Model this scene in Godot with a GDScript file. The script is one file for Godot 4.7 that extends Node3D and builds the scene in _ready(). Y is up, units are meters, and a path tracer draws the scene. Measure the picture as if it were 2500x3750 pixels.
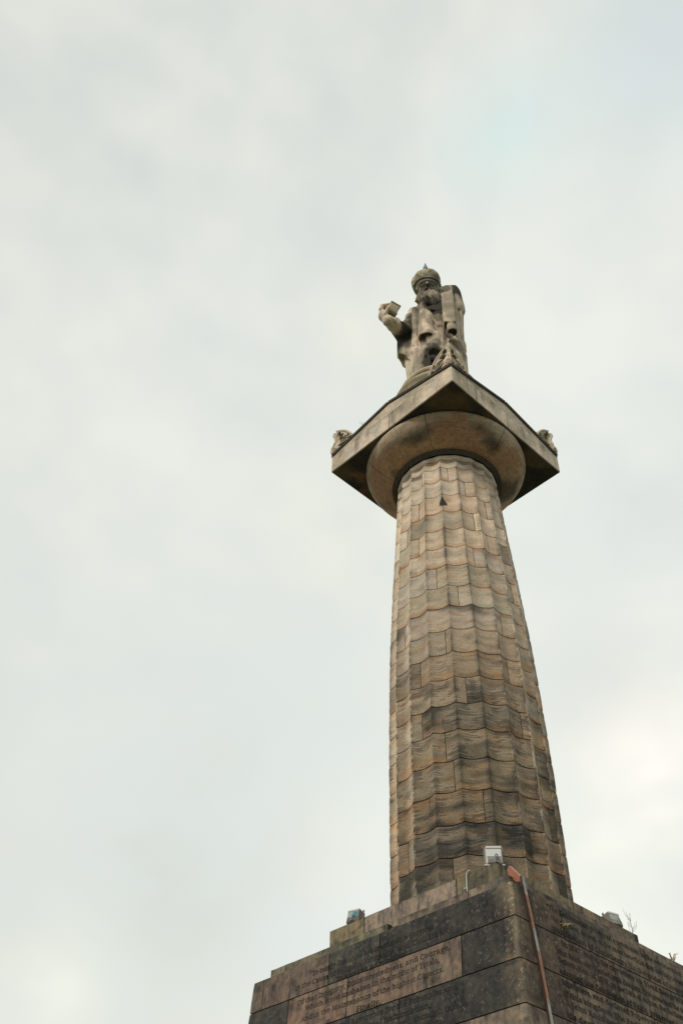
extends Node3D
# A carved stone statue on a fluted column with a square pedestal, seen from below under an overcast sky.
# y up, metres. The column's axis is x = z = 0; the pedestal's near corner points to +x +z.

const Y0 := 12.56          # underside of the abacus
const S := 1.2             # shaft table unit in metres
const BASE := 14.45        # top of the statue's round base
var rng := RandomNumberGenerator.new()
var taken := {}
var mats := {}
var noise_a := FastNoiseLite.new()
var noise_b := FastNoiseLite.new()

# ------------------------------------------------------------------ naming
func numbered(called: String) -> String:
	taken[called] = taken.get(called, -1) + 1
	return called if taken[called] == 0 else "%s_%03d" % [called, taken[called]]

func thing(called: String, label: String, category: String, at := Vector3.ZERO, group := "") -> Node3D:
	var o := Node3D.new()
	o.name = numbered(called)
	add_child(o, true)
	o.position = at
	o.set_meta("label", label)
	o.set_meta("category", category)
	o.set_meta("kind", "thing")
	if group:
		o.set_meta("group", group)
	return o

func part(called: String, m: Mesh, mat: Material, parent: Node) -> MeshInstance3D:
	var o := MeshInstance3D.new()
	o.name = called
	o.mesh = m
	o.material_override = mat
	parent.add_child(o, true)
	var n := 0
	for c in parent.get_children():
		if c != o and str(c.name).begins_with(called):
			n += 1
	if n > 0:
		o.name = "%s_%03d" % [called, n]
	return o

# ------------------------------------------------------------------ mesh helpers
func begin() -> SurfaceTool:
	var st := SurfaceTool.new()
	st.begin(Mesh.PRIMITIVE_TRIANGLES)
	st.set_smooth_group(-1)
	return st

func finish(st: SurfaceTool, tangents := false) -> ArrayMesh:
	st.generate_normals()
	if tangents:
		st.generate_tangents()
	return st.commit()

# a b c d run counter-clockwise as seen from outside
func quad(st: SurfaceTool, a: Vector3, b: Vector3, c: Vector3, d: Vector3, col := Color.WHITE, uv := PackedVector2Array(), cols := PackedColorArray()) -> void:
	var p := [a, c, b, a, d, c]
	var k := [0, 2, 1, 0, 3, 2]
	for i in 6:
		st.set_color(cols[k[i]] if cols.size() else col)
		st.set_uv(uv[k[i]] if uv.size() else Vector2(p[i].x + p[i].z, p[i].y))
		st.add_vertex(p[i])

func tri(st: SurfaceTool, a: Vector3, b: Vector3, c: Vector3, col := Color.WHITE) -> void:
	for v in [a, c, b]:
		st.set_color(col)
		st.set_uv(Vector2(v.x + v.z, v.y))
		st.add_vertex(v)

# a bevelled box in the frame t
func add_box(st: SurfaceTool, t: Transform3D, size: Vector3, bevel := 0.004, col := Color.WHITE) -> void:
	var h := size * 0.5
	var b := minf(bevel, minf(h.x, minf(h.y, h.z)) * 0.6)
	for ax in 3:
		var u := (ax + 1) % 3
		var w := (ax + 2) % 3
		for s in [-1.0, 1.0]:
			var q: Array[Vector3] = []
			for c in [[-1, -1], [1, -1], [1, 1], [-1, 1]]:
				var v := Vector3.ZERO
				v[ax] = s * h[ax]
				v[u] = c[0] * (h[u] - b)
				v[w] = c[1] * (h[w] - b)
				q.append(t * v)
			if s > 0:
				quad(st, q[0], q[1], q[2], q[3], col)
			else:
				quad(st, q[3], q[2], q[1], q[0], col)
		# bevels along axis ax
		for su in [-1.0, 1.0]:
			for sw in [-1.0, 1.0]:
				var q2: Array[Vector3] = []
				for e in [[-1, 0], [1, 0], [1, 1], [-1, 1]]:
					var v2 := Vector3.ZERO
					v2[ax] = e[0] * (h[ax] - b)
					v2[u] = su * (h[u] - (b if e[1] else 0.0))
					v2[w] = sw * (h[w] - (0.0 if e[1] else b))
					q2.append(t * v2)
				if su * sw > 0:
					quad(st, q2[0], q2[3], q2[2], q2[1], col)
				else:
					quad(st, q2[0], q2[1], q2[2], q2[3], col)
	for sx in [-1.0, 1.0]:
		for sy in [-1.0, 1.0]:
			for sz in [-1.0, 1.0]:
				var x := t * Vector3(sx * h.x, sy * (h.y - b), sz * (h.z - b))
				var y := t * Vector3(sx * (h.x - b), sy * h.y, sz * (h.z - b))
				var z := t * Vector3(sx * (h.x - b), sy * (h.y - b), sz * h.z)
				if sx * sy * sz > 0:
					tri(st, x, y, z, col)
				else:
					tri(st, x, z, y, col)

# a tube through points with a radius at each
func add_tube(st: SurfaceTool, pts: Array, radii: Array, sides := 8, col := Color.WHITE, flat := 1.0, side_hint := Vector3(0.3, 0.1, 0.9)) -> void:
	var rings := []
	var group := rng.randi() & 0xffffff
	for i in pts.size():
		var a: Vector3 = pts[maxi(i - 1, 0)]
		var b: Vector3 = pts[mini(i + 1, pts.size() - 1)]
		var d := (b - a).normalized()
		var x := d.cross(side_hint).normalized()
		var y := d.cross(x).normalized()
		var ring: Array[Vector3] = []
		for k in sides:
			var an := TAU * k / sides
			var r: float = radii[mini(i, radii.size() - 1)]
			ring.append(pts[i] + (x * cos(an) + y * sin(an) * flat) * r)
		rings.append(ring)
	st.set_smooth_group(group)
	for i in pts.size() - 1:
		for k in sides:
			var k2 := (k + 1) % sides
			quad(st, rings[i][k2], rings[i][k], rings[i + 1][k], rings[i + 1][k2], col)
	st.set_smooth_group(-1)
	for k in sides:
		var k2 := (k + 1) % sides
		tri(st, pts[0], rings[0][k], rings[0][k2], col)
		tri(st, pts[-1], rings[-1][k2], rings[-1][k], col)

# a turned piece: profile of (radius, height) from bottom to top
func add_lathe(st: SurfaceTool, prof: Array, from_deg := 0.0, to_deg := 360.0, seg := 64, col := Color.WHITE, tint = null) -> void:
	for i in prof.size() - 1:
		st.set_smooth_group(1)
		for k in seg:
			var q: Array[Vector3] = []
			var cs := PackedColorArray()
			var us := PackedVector2Array()
			for e in [[k, i], [k + 1, i], [k + 1, i + 1], [k, i + 1]]:
				var an := deg_to_rad(lerpf(from_deg, to_deg, float(e[0]) / seg))
				var r: float = prof[e[1]].x
				var v := Vector3(sin(an) * r, prof[e[1]].y, cos(an) * r)
				q.append(v)
				cs.append(tint.call(v) if tint != null else col)
				us.append(Vector2(an * 1.0, prof[e[1]].y * 0.6 + r))
			quad(st, q[0], q[1], q[2], q[3], col, us, cs)

func sstep(a: float, b: float, x: float) -> float:
	return smoothstep(a, b, x)

# ------------------------------------------------------------------ textures
func noise_bytes(w: int, h: int, freq: float, sd: int, octaves := 3, gw := 0, gh := 0, kind := FastNoiseLite.TYPE_SIMPLEX_SMOOTH) -> PackedByteArray:
	var n := FastNoiseLite.new()
	n.noise_type = kind
	n.seed = sd
	n.frequency = freq
	n.fractal_octaves = octaves
	n.fractal_type = FastNoiseLite.FRACTAL_FBM if octaves > 1 else FastNoiseLite.FRACTAL_NONE
	var im := n.get_image(gw if gw else w, gh if gh else h, false, false, true)
	im.convert(Image.FORMAT_L8)
	if gw or gh:
		im.resize(w, h, Image.INTERPOLATE_CUBIC)
	return im.get_data()

var srgb_lut := PackedByteArray()
func enc(v: float) -> int:
	return srgb_lut[clampi(int(v * 1023.0), 0, 1023)]

func tex_from(bytes: PackedByteArray, w: int, h: int) -> ImageTexture:
	return ImageTexture.create_from_image(Image.create_from_data(w, h, false, Image.FORMAT_RGB8, bytes))

func normal_from(height: PackedByteArray, w: int, h: int, strength: float) -> ImageTexture:
	var im := Image.create_from_data(w, h, false, Image.FORMAT_L8, height)
	im.convert(Image.FORMAT_RGBA8)
	im.bump_map_to_normal_map(strength)
	return ImageTexture.create_from_image(im)

# bedded sandstone: thin wavy beds, ochre and dark streaks, grain
func bedded_stone(sd: int, dark: float, ochre: float) -> Array:
	var w := 512
	var s1 := noise_bytes(w, w, 0.035, sd, 4, 64, 0)
	var s2 := noise_bytes(w, w, 0.16, sd + 1, 3, 40, 0)
	var s3 := noise_bytes(w, w, 0.03, sd + 2, 3, 90, 0)
	var s4 := noise_bytes(w, w, 0.17, sd + 3, 4, 44, 0)
	var g := noise_bytes(w, w, 0.22, sd + 4, 2)
	var b := noise_bytes(w, w, 0.012, sd + 5, 4)
	var wob := noise_bytes(w, 64, 0.012, sd + 6, 2)
	var out := PackedByteArray()
	out.resize(w * w * 3)
	var hgt := PackedByteArray()
	hgt.resize(w * w)
	for y in w:
		var wy := (y >> 4) * w
		for x in w:
			var i := y * w + x
			var yy := (y + int(wob[wy % (64 * w) + x] * 0.05)) % w
			var j := yy * w + x
			var l := 0.80 + (s1[j] - 128) * 0.0007 + (s2[j] - 128) * 0.0006 + (g[i] - 128) * 0.0026 + (b[i] - 128) * 0.0020
			var o := clampf((s3[j] - 150.0) / 50.0, 0.0, 1.0) * ochre
			var d := clampf((s4[j] + (b[i] - 128) * 1.3 - 146.0) / 40.0, 0.0, 1.0) * dark
			l *= 1.0 - 0.55 * d
			out[i * 3] = enc(l * (1.0 + 0.18 * o))
			out[i * 3 + 1] = enc(l * (1.0 - 0.12 * o + 0.02 * d))
			out[i * 3 + 2] = enc(l * (1.0 - 0.40 * o + 0.10 * d))
			hgt[i] = clampi(int(128 + (s2[j] - 128) * 0.22 + (g[i] - 128) * 0.55 + (b[i] - 128) * 0.3 - d * 30.0), 0, 255)
	return [tex_from(out, w, w), normal_from(hgt, w, w, 2.2)]

# sooted stone with pale specks of lichen, runs and blotches
func sooted_stone(sd: int, base: float, speck: float, run: float, mottle := 1.0) -> Array:
	var w := 512
	var b := noise_bytes(w, w, 0.008, sd, 5)
	var b2 := noise_bytes(w, w, 0.03, sd + 1, 4)
	var g := noise_bytes(w, w, 0.25, sd + 2, 2)
	var sp := noise_bytes(w, w, 0.05, sd + 3, 2)
	var r := noise_bytes(w, w, 0.035, sd + 4, 4, 0, 70)
	var w2 := noise_bytes(w, w, 0.013, sd + 5, 2)
	var out := PackedByteArray()
	out.resize(w * w * 3)
	var hgt := PackedByteArray()
	hgt.resize(w * w)
	for i in w * w:
		var l := base * (1.0 + ((b[i] - 128) * 0.0032 + (b2[i] - 128) * 0.0024) * mottle + (g[i] - 128) * 0.0040 + (r[i] - 128) * 0.004 * run)
		l = maxf(l, base * 0.2)
		var k := clampf((sp[i] + (g[i] - 128) * 0.35 - 176.0) / 12.0, 0.0, 1.0) * speck * clampf((w2[i] - 90) / 60.0, 0.0, 1.0)
		var warm := clampf((b2[i] - 128) * 0.0016 + (b[i] - 128) * 0.0012, -0.12, 0.15) * mottle
		l = lerpf(l, 0.95, k)
		out[i * 3] = enc(l * (1.0 + warm * 0.6))
		out[i * 3 + 1] = enc(l * (1.0 + warm * 0.1))
		out[i * 3 + 2] = enc(l * (1.0 - warm * 0.6 - 0.12 * k))
		hgt[i] = clampi(int(128 + (g[i] - 128) * 0.5 + (b2[i] - 128) * 0.5 + k * 30), 0, 255)
	return [tex_from(out, w, w), normal_from(hgt, w, w, 1.8)]

func stone_mat(pair: Array, scale: float, triplanar: bool, bump := 0.8) -> StandardMaterial3D:
	var m := StandardMaterial3D.new()
	m.albedo_texture = pair[0]
	m.vertex_color_use_as_albedo = true
	m.roughness = 0.93
	m.metallic_specular = 0.25
	m.normal_enabled = true
	m.normal_texture = pair[1]
	m.normal_scale = bump
	m.uv1_scale = Vector3(scale, scale, scale)
	if triplanar:
		m.uv1_triplanar = true
	return m

func plain_mat(c: Color, rough := 0.8, metal := 0.0) -> StandardMaterial3D:
	var m := StandardMaterial3D.new()
	m.albedo_color = c.linear_to_srgb()
	m.roughness = rough
	m.metallic = metal
	return m

func lin(r: float, g: float, b: float) -> Color:
	return Color(r, g, b)

func vary(c: Color, amount: float) -> Color:
	var k := 1.0 + rng.randf_range(-amount, amount)
	var h := rng.randf_range(-amount, amount) * 0.3
	return Color(c.r * k * (1.0 + h), c.g * k, c.b * k * (1.0 - h))

# ------------------------------------------------------------------ sky
func sky_panorama() -> ImageTexture:
	var w := 1024
	var h := 512
	var im := Image.create_empty(w, h, false, Image.FORMAT_RGBF)
	var n1 := FastNoiseLite.new()
	n1.seed = 11
	n1.frequency = 0.75
	n1.fractal_octaves = 4
	n1.fractal_gain = 0.45
	var n2 := FastNoiseLite.new()
	n2.seed = 29
	n2.frequency = 2.1
	n2.fractal_octaves = 4
	var n3 := FastNoiseLite.new()
	n3.seed = 61
	n3.frequency = 9.0
	n3.fractal_octaves = 4
	# thin places in the cloud and thicker banks: [direction, spread, colour added]
	var spots := [
		[Vector3(-0.042, 0.914, -0.403), 0.09, Vector3(-0.05, -0.02, 0.012)],
		[Vector3(-0.138, 0.877, -0.46), 0.06, Vector3(-0.006, -0.002, 0.002)],
		[Vector3(-0.218, 0.906, -0.363), 0.045, Vector3(-0.035, 0.0, 0.01)],
		[Vector3(-0.17, 0.915, -0.366), 0.045, Vector3(-0.035, 0.0, 0.01)],
		[Vector3(-0.41, 0.824, -0.391), 0.06, Vector3(0.02, 0.008, -0.012)],
		[Vector3(-0.53, 0.691, -0.492), 0.09, Vector3(0.03, 0.018, -0.004)],
		[Vector3(-0.388, 0.499, -0.775), 0.065, Vector3(0.10, 0.07, 0.06)],
		[Vector3(-0.426, 0.475, -0.77), 0.05, Vector3(0.05, 0.035, 0.025)],
		[Vector3(-0.804, 0.385, -0.453), 0.19, Vector3(-0.085, -0.08, -0.078)],
		[Vector3(-0.72, 0.42, -0.53), 0.13, Vector3(-0.03, -0.028, -0.026)],
		[Vector3(-0.80, 0.46, -0.36), 0.08, Vector3(0.03, 0.03, 0.03)],
		[Vector3(-0.86, 0.47, -0.2), 0.12, Vector3(-0.04, -0.04, -0.035)],
		[Vector3(-0.61, 0.586, -0.534), 0.12, Vector3(-0.045, -0.035, -0.03)],
		[Vector3(-0.399, 0.573, -0.716), 0.08, Vector3(-0.05, -0.05, -0.045)],
		[Vector3(-0.30, 0.95, -0.10), 0.24, Vector3(0.06, 0.055, 0.045)],
		[Vector3(-0.834, 0.33, -0.443), 0.06, Vector3(0.10, 0.10, 0.075)],
		[Vector3(-0.467, 0.381, -0.798), 0.10, Vector3(0.035, 0.03, 0.005)],
	]
	for y in h:
		var el := PI * (0.5 - (y + 0.5) / h)
		var sy := sin(el)
		var cy := cos(el)
		for x in w:
			if sy < -0.03:
				im.set_pixel(x, y, Color(0.16, 0.16, 0.14))
				continue
			var az := TAU * (x + 0.5) / w
			var d := Vector3(sin(az) * cy, sy, -cos(az) * cy)
			var q := d / (maxf(sy, 0.0) + 0.35)
			var a := n1.get_noise_3d(q.x + 3.1, q.z, q.y)
			var b := n2.get_noise_3d(q.x + a * 0.35, q.z * 1.25 + a * 0.2, q.y + a * 0.3)
			var e := n3.get_noise_3d(d.x + b * 0.05, d.y * 1.6, d.z + a * 0.05)
			# brighter towards the veiled sun ahead
			var c := Vector3(0.766, 0.797, 0.754) * (1.0 + 0.30 * (d.x * -0.62 + d.z * -0.78)) / 1.19
			c *= 1.0 + a * 0.10 + b * 0.10 + e * 0.045
			c += Vector3(0.014, 0.0, -0.014) * clampf(b * 1.2 + e, -0.6, 0.9)
			for s in spots:
				var dd: float = d.distance_to(s[0])
				if dd < s[1] * 2.6:
					c += s[2] * exp(-dd * dd / (s[1] * s[1])) * clampf(1.0 + b * 1.3 + a * 0.7 + e * 0.9, 0.1, 1.9)
			im.set_pixel(x, y, Color(c.x, c.y, c.z))
	return ImageTexture.create_from_image(im)

# ------------------------------------------------------------------ the fluted shaft
var prof_u := [[-0.30, 0.600], [-0.40, 0.598], [-0.50, 0.602], [-0.65, 0.613], [-0.87, 0.622], [-1.5, 0.658], [-2.0, 0.688], [-2.4, 0.708], [-2.8, 0.729], [-3.3, 0.744], [-4.2, 0.760], [-5.0, 0.766], [-6.0, 0.768]]
func shaft_radius(u: float) -> float:
	for i in prof_u.size() - 1:
		if u >= prof_u[i + 1][0]:
			return S * lerpf(prof_u[i + 1][1], prof_u[i][1], clampf((u - prof_u[i + 1][0]) / (prof_u[i][0] - prof_u[i + 1][0]), 0.0, 1.0))
	return S * 0.768

const ARRIS := 57.2
# az in degrees, measured from +x to +z as atan2(z, x)
func shaft_point(az: float, u: float, inset := 0.0) -> Vector3:
	var t := fposmod(az - ARRIS, 18.0) / 18.0
	var phi := deg_to_rad((t - 0.5) * 18.0)
	var r := shaft_radius(u)
	var dep := 0.041 * clampf((-0.385 - u) / 0.05, 0.0, 1.0)
	var q := (2.0 * t - 1.0)
	var rr := r * cos(deg_to_rad(9.0)) / cos(phi) - dep * (1.0 - q * q) - inset
	var a := deg_to_rad(az)
	return Vector3(cos(a) * rr, Y0 + u * S, sin(a) * rr)

# one stone of the shaft: from az0 up to az1 (whole degrees), u0 (bottom) to u1 (top)
func shaft_stone(az0: float, az1: float, u0: float, u1: float, tint: Callable, gap := 0.0055, rows := 9) -> ArrayMesh:
	var st := begin()
	var g := gap / S
	var ga := rad_to_deg(gap * 0.65 / shaft_radius(u0)) if az1 - az0 < 359.0 else 0.0
	# angles that hit each arris and divide each flute
	var angs := [az0 + ga]
	var k := ceilf((az0 - ARRIS) / 3.0 + 0.01)
	while ARRIS + k * 3.0 < az1 - 0.5:
		var on := posmod(int(k), 6) == 0
		for da in ([-1.1, 0.0, 1.1] if on else [0.0]):
			var aa: float = ARRIS + k * 3.0 + da
			if aa > az0 + 0.4 and aa < az1 - 0.4:
				angs.append(aa)
		k += 1.0
	angs.append(az1 - ga)
	var off := Vector2(rng.randf() * 5.0, rng.randf() * 5.0)
	var tilt := rng.randf_range(-0.05, 0.05)
	var bev := 0.006
	var grid := []
	for j in rows + 3:
		var row := []
		var f := clampf(float(j - 1) / rows, 0.0, 1.0)
		var u := lerpf(u0 + g, u1 - g, f)
		var ins := 0.0
		if j == 0 or j == rows + 2:
			ins = 0.034
		elif j == 1 or j == rows + 1:
			ins = 0.004
			u += (bev * 0.0)
		for i in angs.size():
			var e := 0.003 if (i == 0 or i == angs.size() - 1) and az1 - az0 < 359.0 else 0.0
			var p := shaft_point(angs[i], u, ins + e)
			if ins < 0.02:
				p += Vector3(p.x, 0, p.z).normalized() * noise_a.get_noise_3dv(p * 9.0) * 0.004
			row.append(p)
		grid.append(row)
	for j in rows + 2:
		for i in angs.size() - 1:
			var mid: float = (angs[i] + angs[i + 1]) * 0.5
			var grp := int(floorf((mid - ARRIS) / 18.0)) + 40
			st.set_smooth_group(grp if j > 0 and j < rows + 1 else grp + (100 if j == 0 else 200))
			var cs := PackedColorArray()
			var us := PackedVector2Array()
			var qs: Array[Vector3] = []
			for e in [[i + 1, j], [i, j], [i, j + 1], [i + 1, j + 1]]:
				var p: Vector3 = grid[e[1]][e[0]]
				var f := clampf(float(e[1] - 1) / rows, 0.0, 1.0)
				qs.append(p)
				cs.append(tint.call(p, f))
				var uu := deg_to_rad(angs[e[0]]) * shaft_radius(u0)
				us.append(off + Vector2(uu, -p.y + uu * tilt) * 0.8)
			quad(st, qs[0], qs[1], qs[2], qs[3], Color.WHITE, us, cs)
	# the two upright ends
	if az1 - az0 < 359.0:
		st.set_smooth_group(-1)
		for j in range(1, rows + 1):
			for side in 2:
				var i := 0 if side == 0 else angs.size() - 1
				var a: Vector3 = grid[j][i]
				var b: Vector3 = grid[j + 1][i]
				var ia := a - Vector3(a.x, 0, a.z).normalized() * 0.032
				var ib := b - Vector3(b.x, 0, b.z).normalized() * 0.032
				if side == 0:
					quad(st, a, ia, ib, b, Color(0.12, 0.10, 0.08))
				else:
					quad(st, ia, a, b, ib, Color(0.12, 0.10, 0.08))
	return finish(st, true)

func build_column() -> void:
	var t := thing("fluted_column", "tall tapering fluted stone column with a square capital, standing on the inscribed pedestal", "column")
	# dark mortar behind the joints
	var st := begin()
	for i in 40:
		var ua := lerpf(-6.0, -0.33, i / 40.0)
		var ub := lerpf(-6.0, -0.33, (i + 1) / 40.0)
		for k in 120:
			var a0 := ARRIS + k * 3.0
			quad(st, shaft_point(a0 + 3.0, ua, 0.026), shaft_point(a0, ua, 0.026), shaft_point(a0, ub, 0.026), shaft_point(a0 + 3.0, ub, 0.026))
	part("mortar_core", finish(st), mats.mortar, t)
	# courses: heights in shaft units, first upright joint as a flute number, and tint
	var us := [-0.55, -0.784, -1.032, -1.316, -1.60, -1.882, -2.163, -2.457, -2.735, -3.033, -3.321, -3.616, -3.906, -4.19, -4.487, -4.786, -5.087, -5.368, -5.684]
	var first := [-2, 1, -2, 1, -2, 1, 3, 0, 2, -1, 2, 0, 2, -1, 3, 0, 2, -1]
	var spans := [[2, 4, 4, 5, 5], [4, 4, 3, 4, 5], [4, 4, 4, 4, 4], [4, 5, 3, 4, 4], [4, 4, 4, 4, 4], [4, 3, 5, 4, 4], [4, 4, 4, 4, 4], [3, 4, 5, 4, 4]]
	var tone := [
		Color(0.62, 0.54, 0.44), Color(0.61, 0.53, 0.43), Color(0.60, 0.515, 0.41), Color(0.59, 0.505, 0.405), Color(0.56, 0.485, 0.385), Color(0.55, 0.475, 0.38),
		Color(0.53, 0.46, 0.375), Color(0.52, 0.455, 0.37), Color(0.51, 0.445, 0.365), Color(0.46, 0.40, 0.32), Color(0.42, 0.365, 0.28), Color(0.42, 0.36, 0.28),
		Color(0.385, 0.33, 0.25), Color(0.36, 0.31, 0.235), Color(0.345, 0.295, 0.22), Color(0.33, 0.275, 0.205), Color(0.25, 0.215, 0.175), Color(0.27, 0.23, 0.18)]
	for c in us.size() - 1:
		var sp: Array = spans[c % spans.size()]
		var f: int = first[c]
		# flute n lies below arris n in azimuth: its middle is at ARRIS - 18 n - 9
		var start := 0
		for s in sp:
			var hi: float = ARRIS - 18.0 * (f + start) - 9.0 + (-4.0 if (c * 7 + start) % 3 == 0 else 1.0)
			start += s
			var lo: float = ARRIS - 18.0 * (f + start) - 9.0 + (-4.0 if (c * 7 + (start % 20)) % 3 == 0 else 1.0)
			var body := vary(tone[c], 0.13)
			if c > 6 and rng.randf() < 0.16:
				body = body.lerp(Color(0.17, 0.15, 0.125), 0.45)
			var kind := rng.randi() % 5
			var low := c >= 9
			var lowf := clampf((c - 4) / 11.0, 0.0, 1.0)
			var band_top := rng.randf() < 0.3
			var band_low := rng.randf() < (0.35 if c < 14 else 0.6)
			var soot_edge := rng.randf() * (0.7 if rng.randf() < 0.25 else 0.12)
			var ph := rng.randf() * 50.0
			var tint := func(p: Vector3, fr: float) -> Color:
				var col := body
				var n := noise_a.get_noise_3d(p.x * 3.0 + ph, p.y * 6.0, p.z * 3.0)
				var n2 := noise_b.get_noise_3d(p.x * 1.6, p.y * 1.3, p.z * 1.6 + ph * 0.1)
				if kind == 0:
					col = col.lerp(Color(0.50, 0.33, 0.20), 0.22 + 0.25 * n)
				elif kind == 1:
					col = col.lerp(Color(0.33, 0.31, 0.21), 0.3 + 0.3 * n)
				var ob := 0.0
				if band_low:
					ob = sstep(0.28, 0.0, fr + n * 0.2) * 0.55
				if band_top:
					ob = maxf(ob, sstep(0.7, 1.0, fr + n * 0.25) * 0.5)
				col = col.lerp(Color(0.46, 0.28, 0.16) * (1.0 if c < 13 else 0.9), ob)
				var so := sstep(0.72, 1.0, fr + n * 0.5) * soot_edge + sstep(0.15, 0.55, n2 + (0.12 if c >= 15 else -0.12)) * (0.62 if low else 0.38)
				# sooty level streaks, stronger on the lower courses
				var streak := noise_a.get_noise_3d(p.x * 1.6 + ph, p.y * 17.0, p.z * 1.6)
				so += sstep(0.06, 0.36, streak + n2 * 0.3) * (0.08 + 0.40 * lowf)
				if c >= 16:
					so += sstep(-0.1, 0.4, n) * 0.3
				# lee side of each arris holds a thin dark run
				var t2 := fposmod(rad_to_deg(atan2(p.z, p.x)) - ARRIS, 18.0) / 18.0
				so += sstep(0.10, 0.0, minf(t2, 1.0 - t2)) * clampf(0.38 + n * 0.9, 0.1, 0.8)
				# olive growth towards the camera, plus painted side light: dark front, pale flanks
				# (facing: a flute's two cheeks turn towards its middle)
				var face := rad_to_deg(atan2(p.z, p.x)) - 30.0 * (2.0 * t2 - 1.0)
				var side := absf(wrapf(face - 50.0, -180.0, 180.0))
				var front_shade := sstep(72.0, 42.0, side + n * 12.0)
				var shaded_stain := col.lerp(Color(0.16, 0.135, 0.085), 0.10 + 0.30 * lowf)
				col = (col * (1.25 + 0.45 * lowf)).lerp(shaded_stain * (0.98 - 0.12 * lowf), front_shade)
				so *= 0.45 + 0.75 * front_shade
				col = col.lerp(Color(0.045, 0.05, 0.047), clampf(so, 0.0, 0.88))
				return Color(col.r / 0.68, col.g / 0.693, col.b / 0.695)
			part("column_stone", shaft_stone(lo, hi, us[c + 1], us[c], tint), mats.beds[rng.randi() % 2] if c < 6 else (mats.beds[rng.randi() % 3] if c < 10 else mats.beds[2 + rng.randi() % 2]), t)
	# neck: fluted rings parted by fine grooves
	var pale := func(p: Vector3, _f: float) -> Color:
		var n := noise_a.get_noise_3dv(p * 3.0)
		var col := Color(0.62, 0.54, 0.435).lerp(Color(0.42, 0.30, 0.2), sstep(0.05, 0.5, n) * 0.7)
		return Color(col.r / 0.76, col.g / 0.755, col.b / 0.74)
	for r in [[-0.548, -0.458, 2], [-0.450, -0.441, 1], [-0.433, -0.424, 1], [-0.416, -0.352, 6]]:
		part("neck_ring", shaft_stone(ARRIS, ARRIS + 360.0, r[0], r[1], pale, 0.002, r[2]), mats.beds[0], t)
	# the black stain: a crust that stands a little proud of the stone
	st = begin()
	var pts := []
	for i in 41:
		var f := i / 40.0
		var az := lerpf(60.2, 52.6, f)
		var lo := -1.212 - 0.040 * exp(-pow((f - 0.39) / 0.16, 2.0)) - 0.008 * sin(f * 9.0 + 1.0) - 0.006 * cos(f * 23.0) - 0.005 * sin(f * 71.0)
		pts.append([az, lo, maxf(lo + 0.004, -1.20 + 0.118 * pow(maxf(1.0 - absf(f - 0.42) / 0.6, 0.0), 1.15) - 0.008 * sin(f * 31.0))])
	for i in 40:
		var a = pts[i]
		var b = pts[i + 1]
		quad(st, shaft_point(b[0], b[1], -0.010), shaft_point(a[0], a[1], -0.010), shaft_point(a[0], a[2], -0.010), shaft_point(b[0], b[2], -0.010), Color(0.08, 0.082, 0.085))
	var crust := part("soot_crust", finish(st), mats.weather, t)
	crust.set_meta("label", "black pointed soot stain high on the shaft")
	build_capital(t)

# ------------------------------------------------------------------ capital
func cap_tint(p: Vector3) -> Color:
	var r := Vector2(p.x, p.z).length()
	var n := noise_a.get_noise_3dv(p * Vector3(2.2, 4.0, 2.2))
	var n2 := noise_b.get_noise_3dv(p * 1.5 + Vector3(7, 0, 3))
	var n3 := noise_b.get_noise_3dv(p * Vector3(5.0, 9.0, 5.0))
	var col := Color(0.46, 0.30, 0.19).lerp(Color(0.56, 0.38, 0.23), sstep(-0.15, 0.35, n + n3 * 0.3))
	col = col.lerp(Color(0.18, 0.15, 0.115), sstep(-0.05, 0.35, n2 + n * 0.5 + n3 * 0.25) * 0.6)
	col = col.lerp(Color(0.06, 0.065, 0.058), sstep(0.08, 0.5, n2 + n3 * 0.6 + n * 0.4) * 0.65)
	col = col.lerp(Color(0.60, 0.505, 0.385), sstep(1.07, 1.15, r + n * 0.09 + n3 * 0.03) * 0.9)
	return Color(col.r / 0.7, col.g / 0.7, col.b / 0.7)

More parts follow.
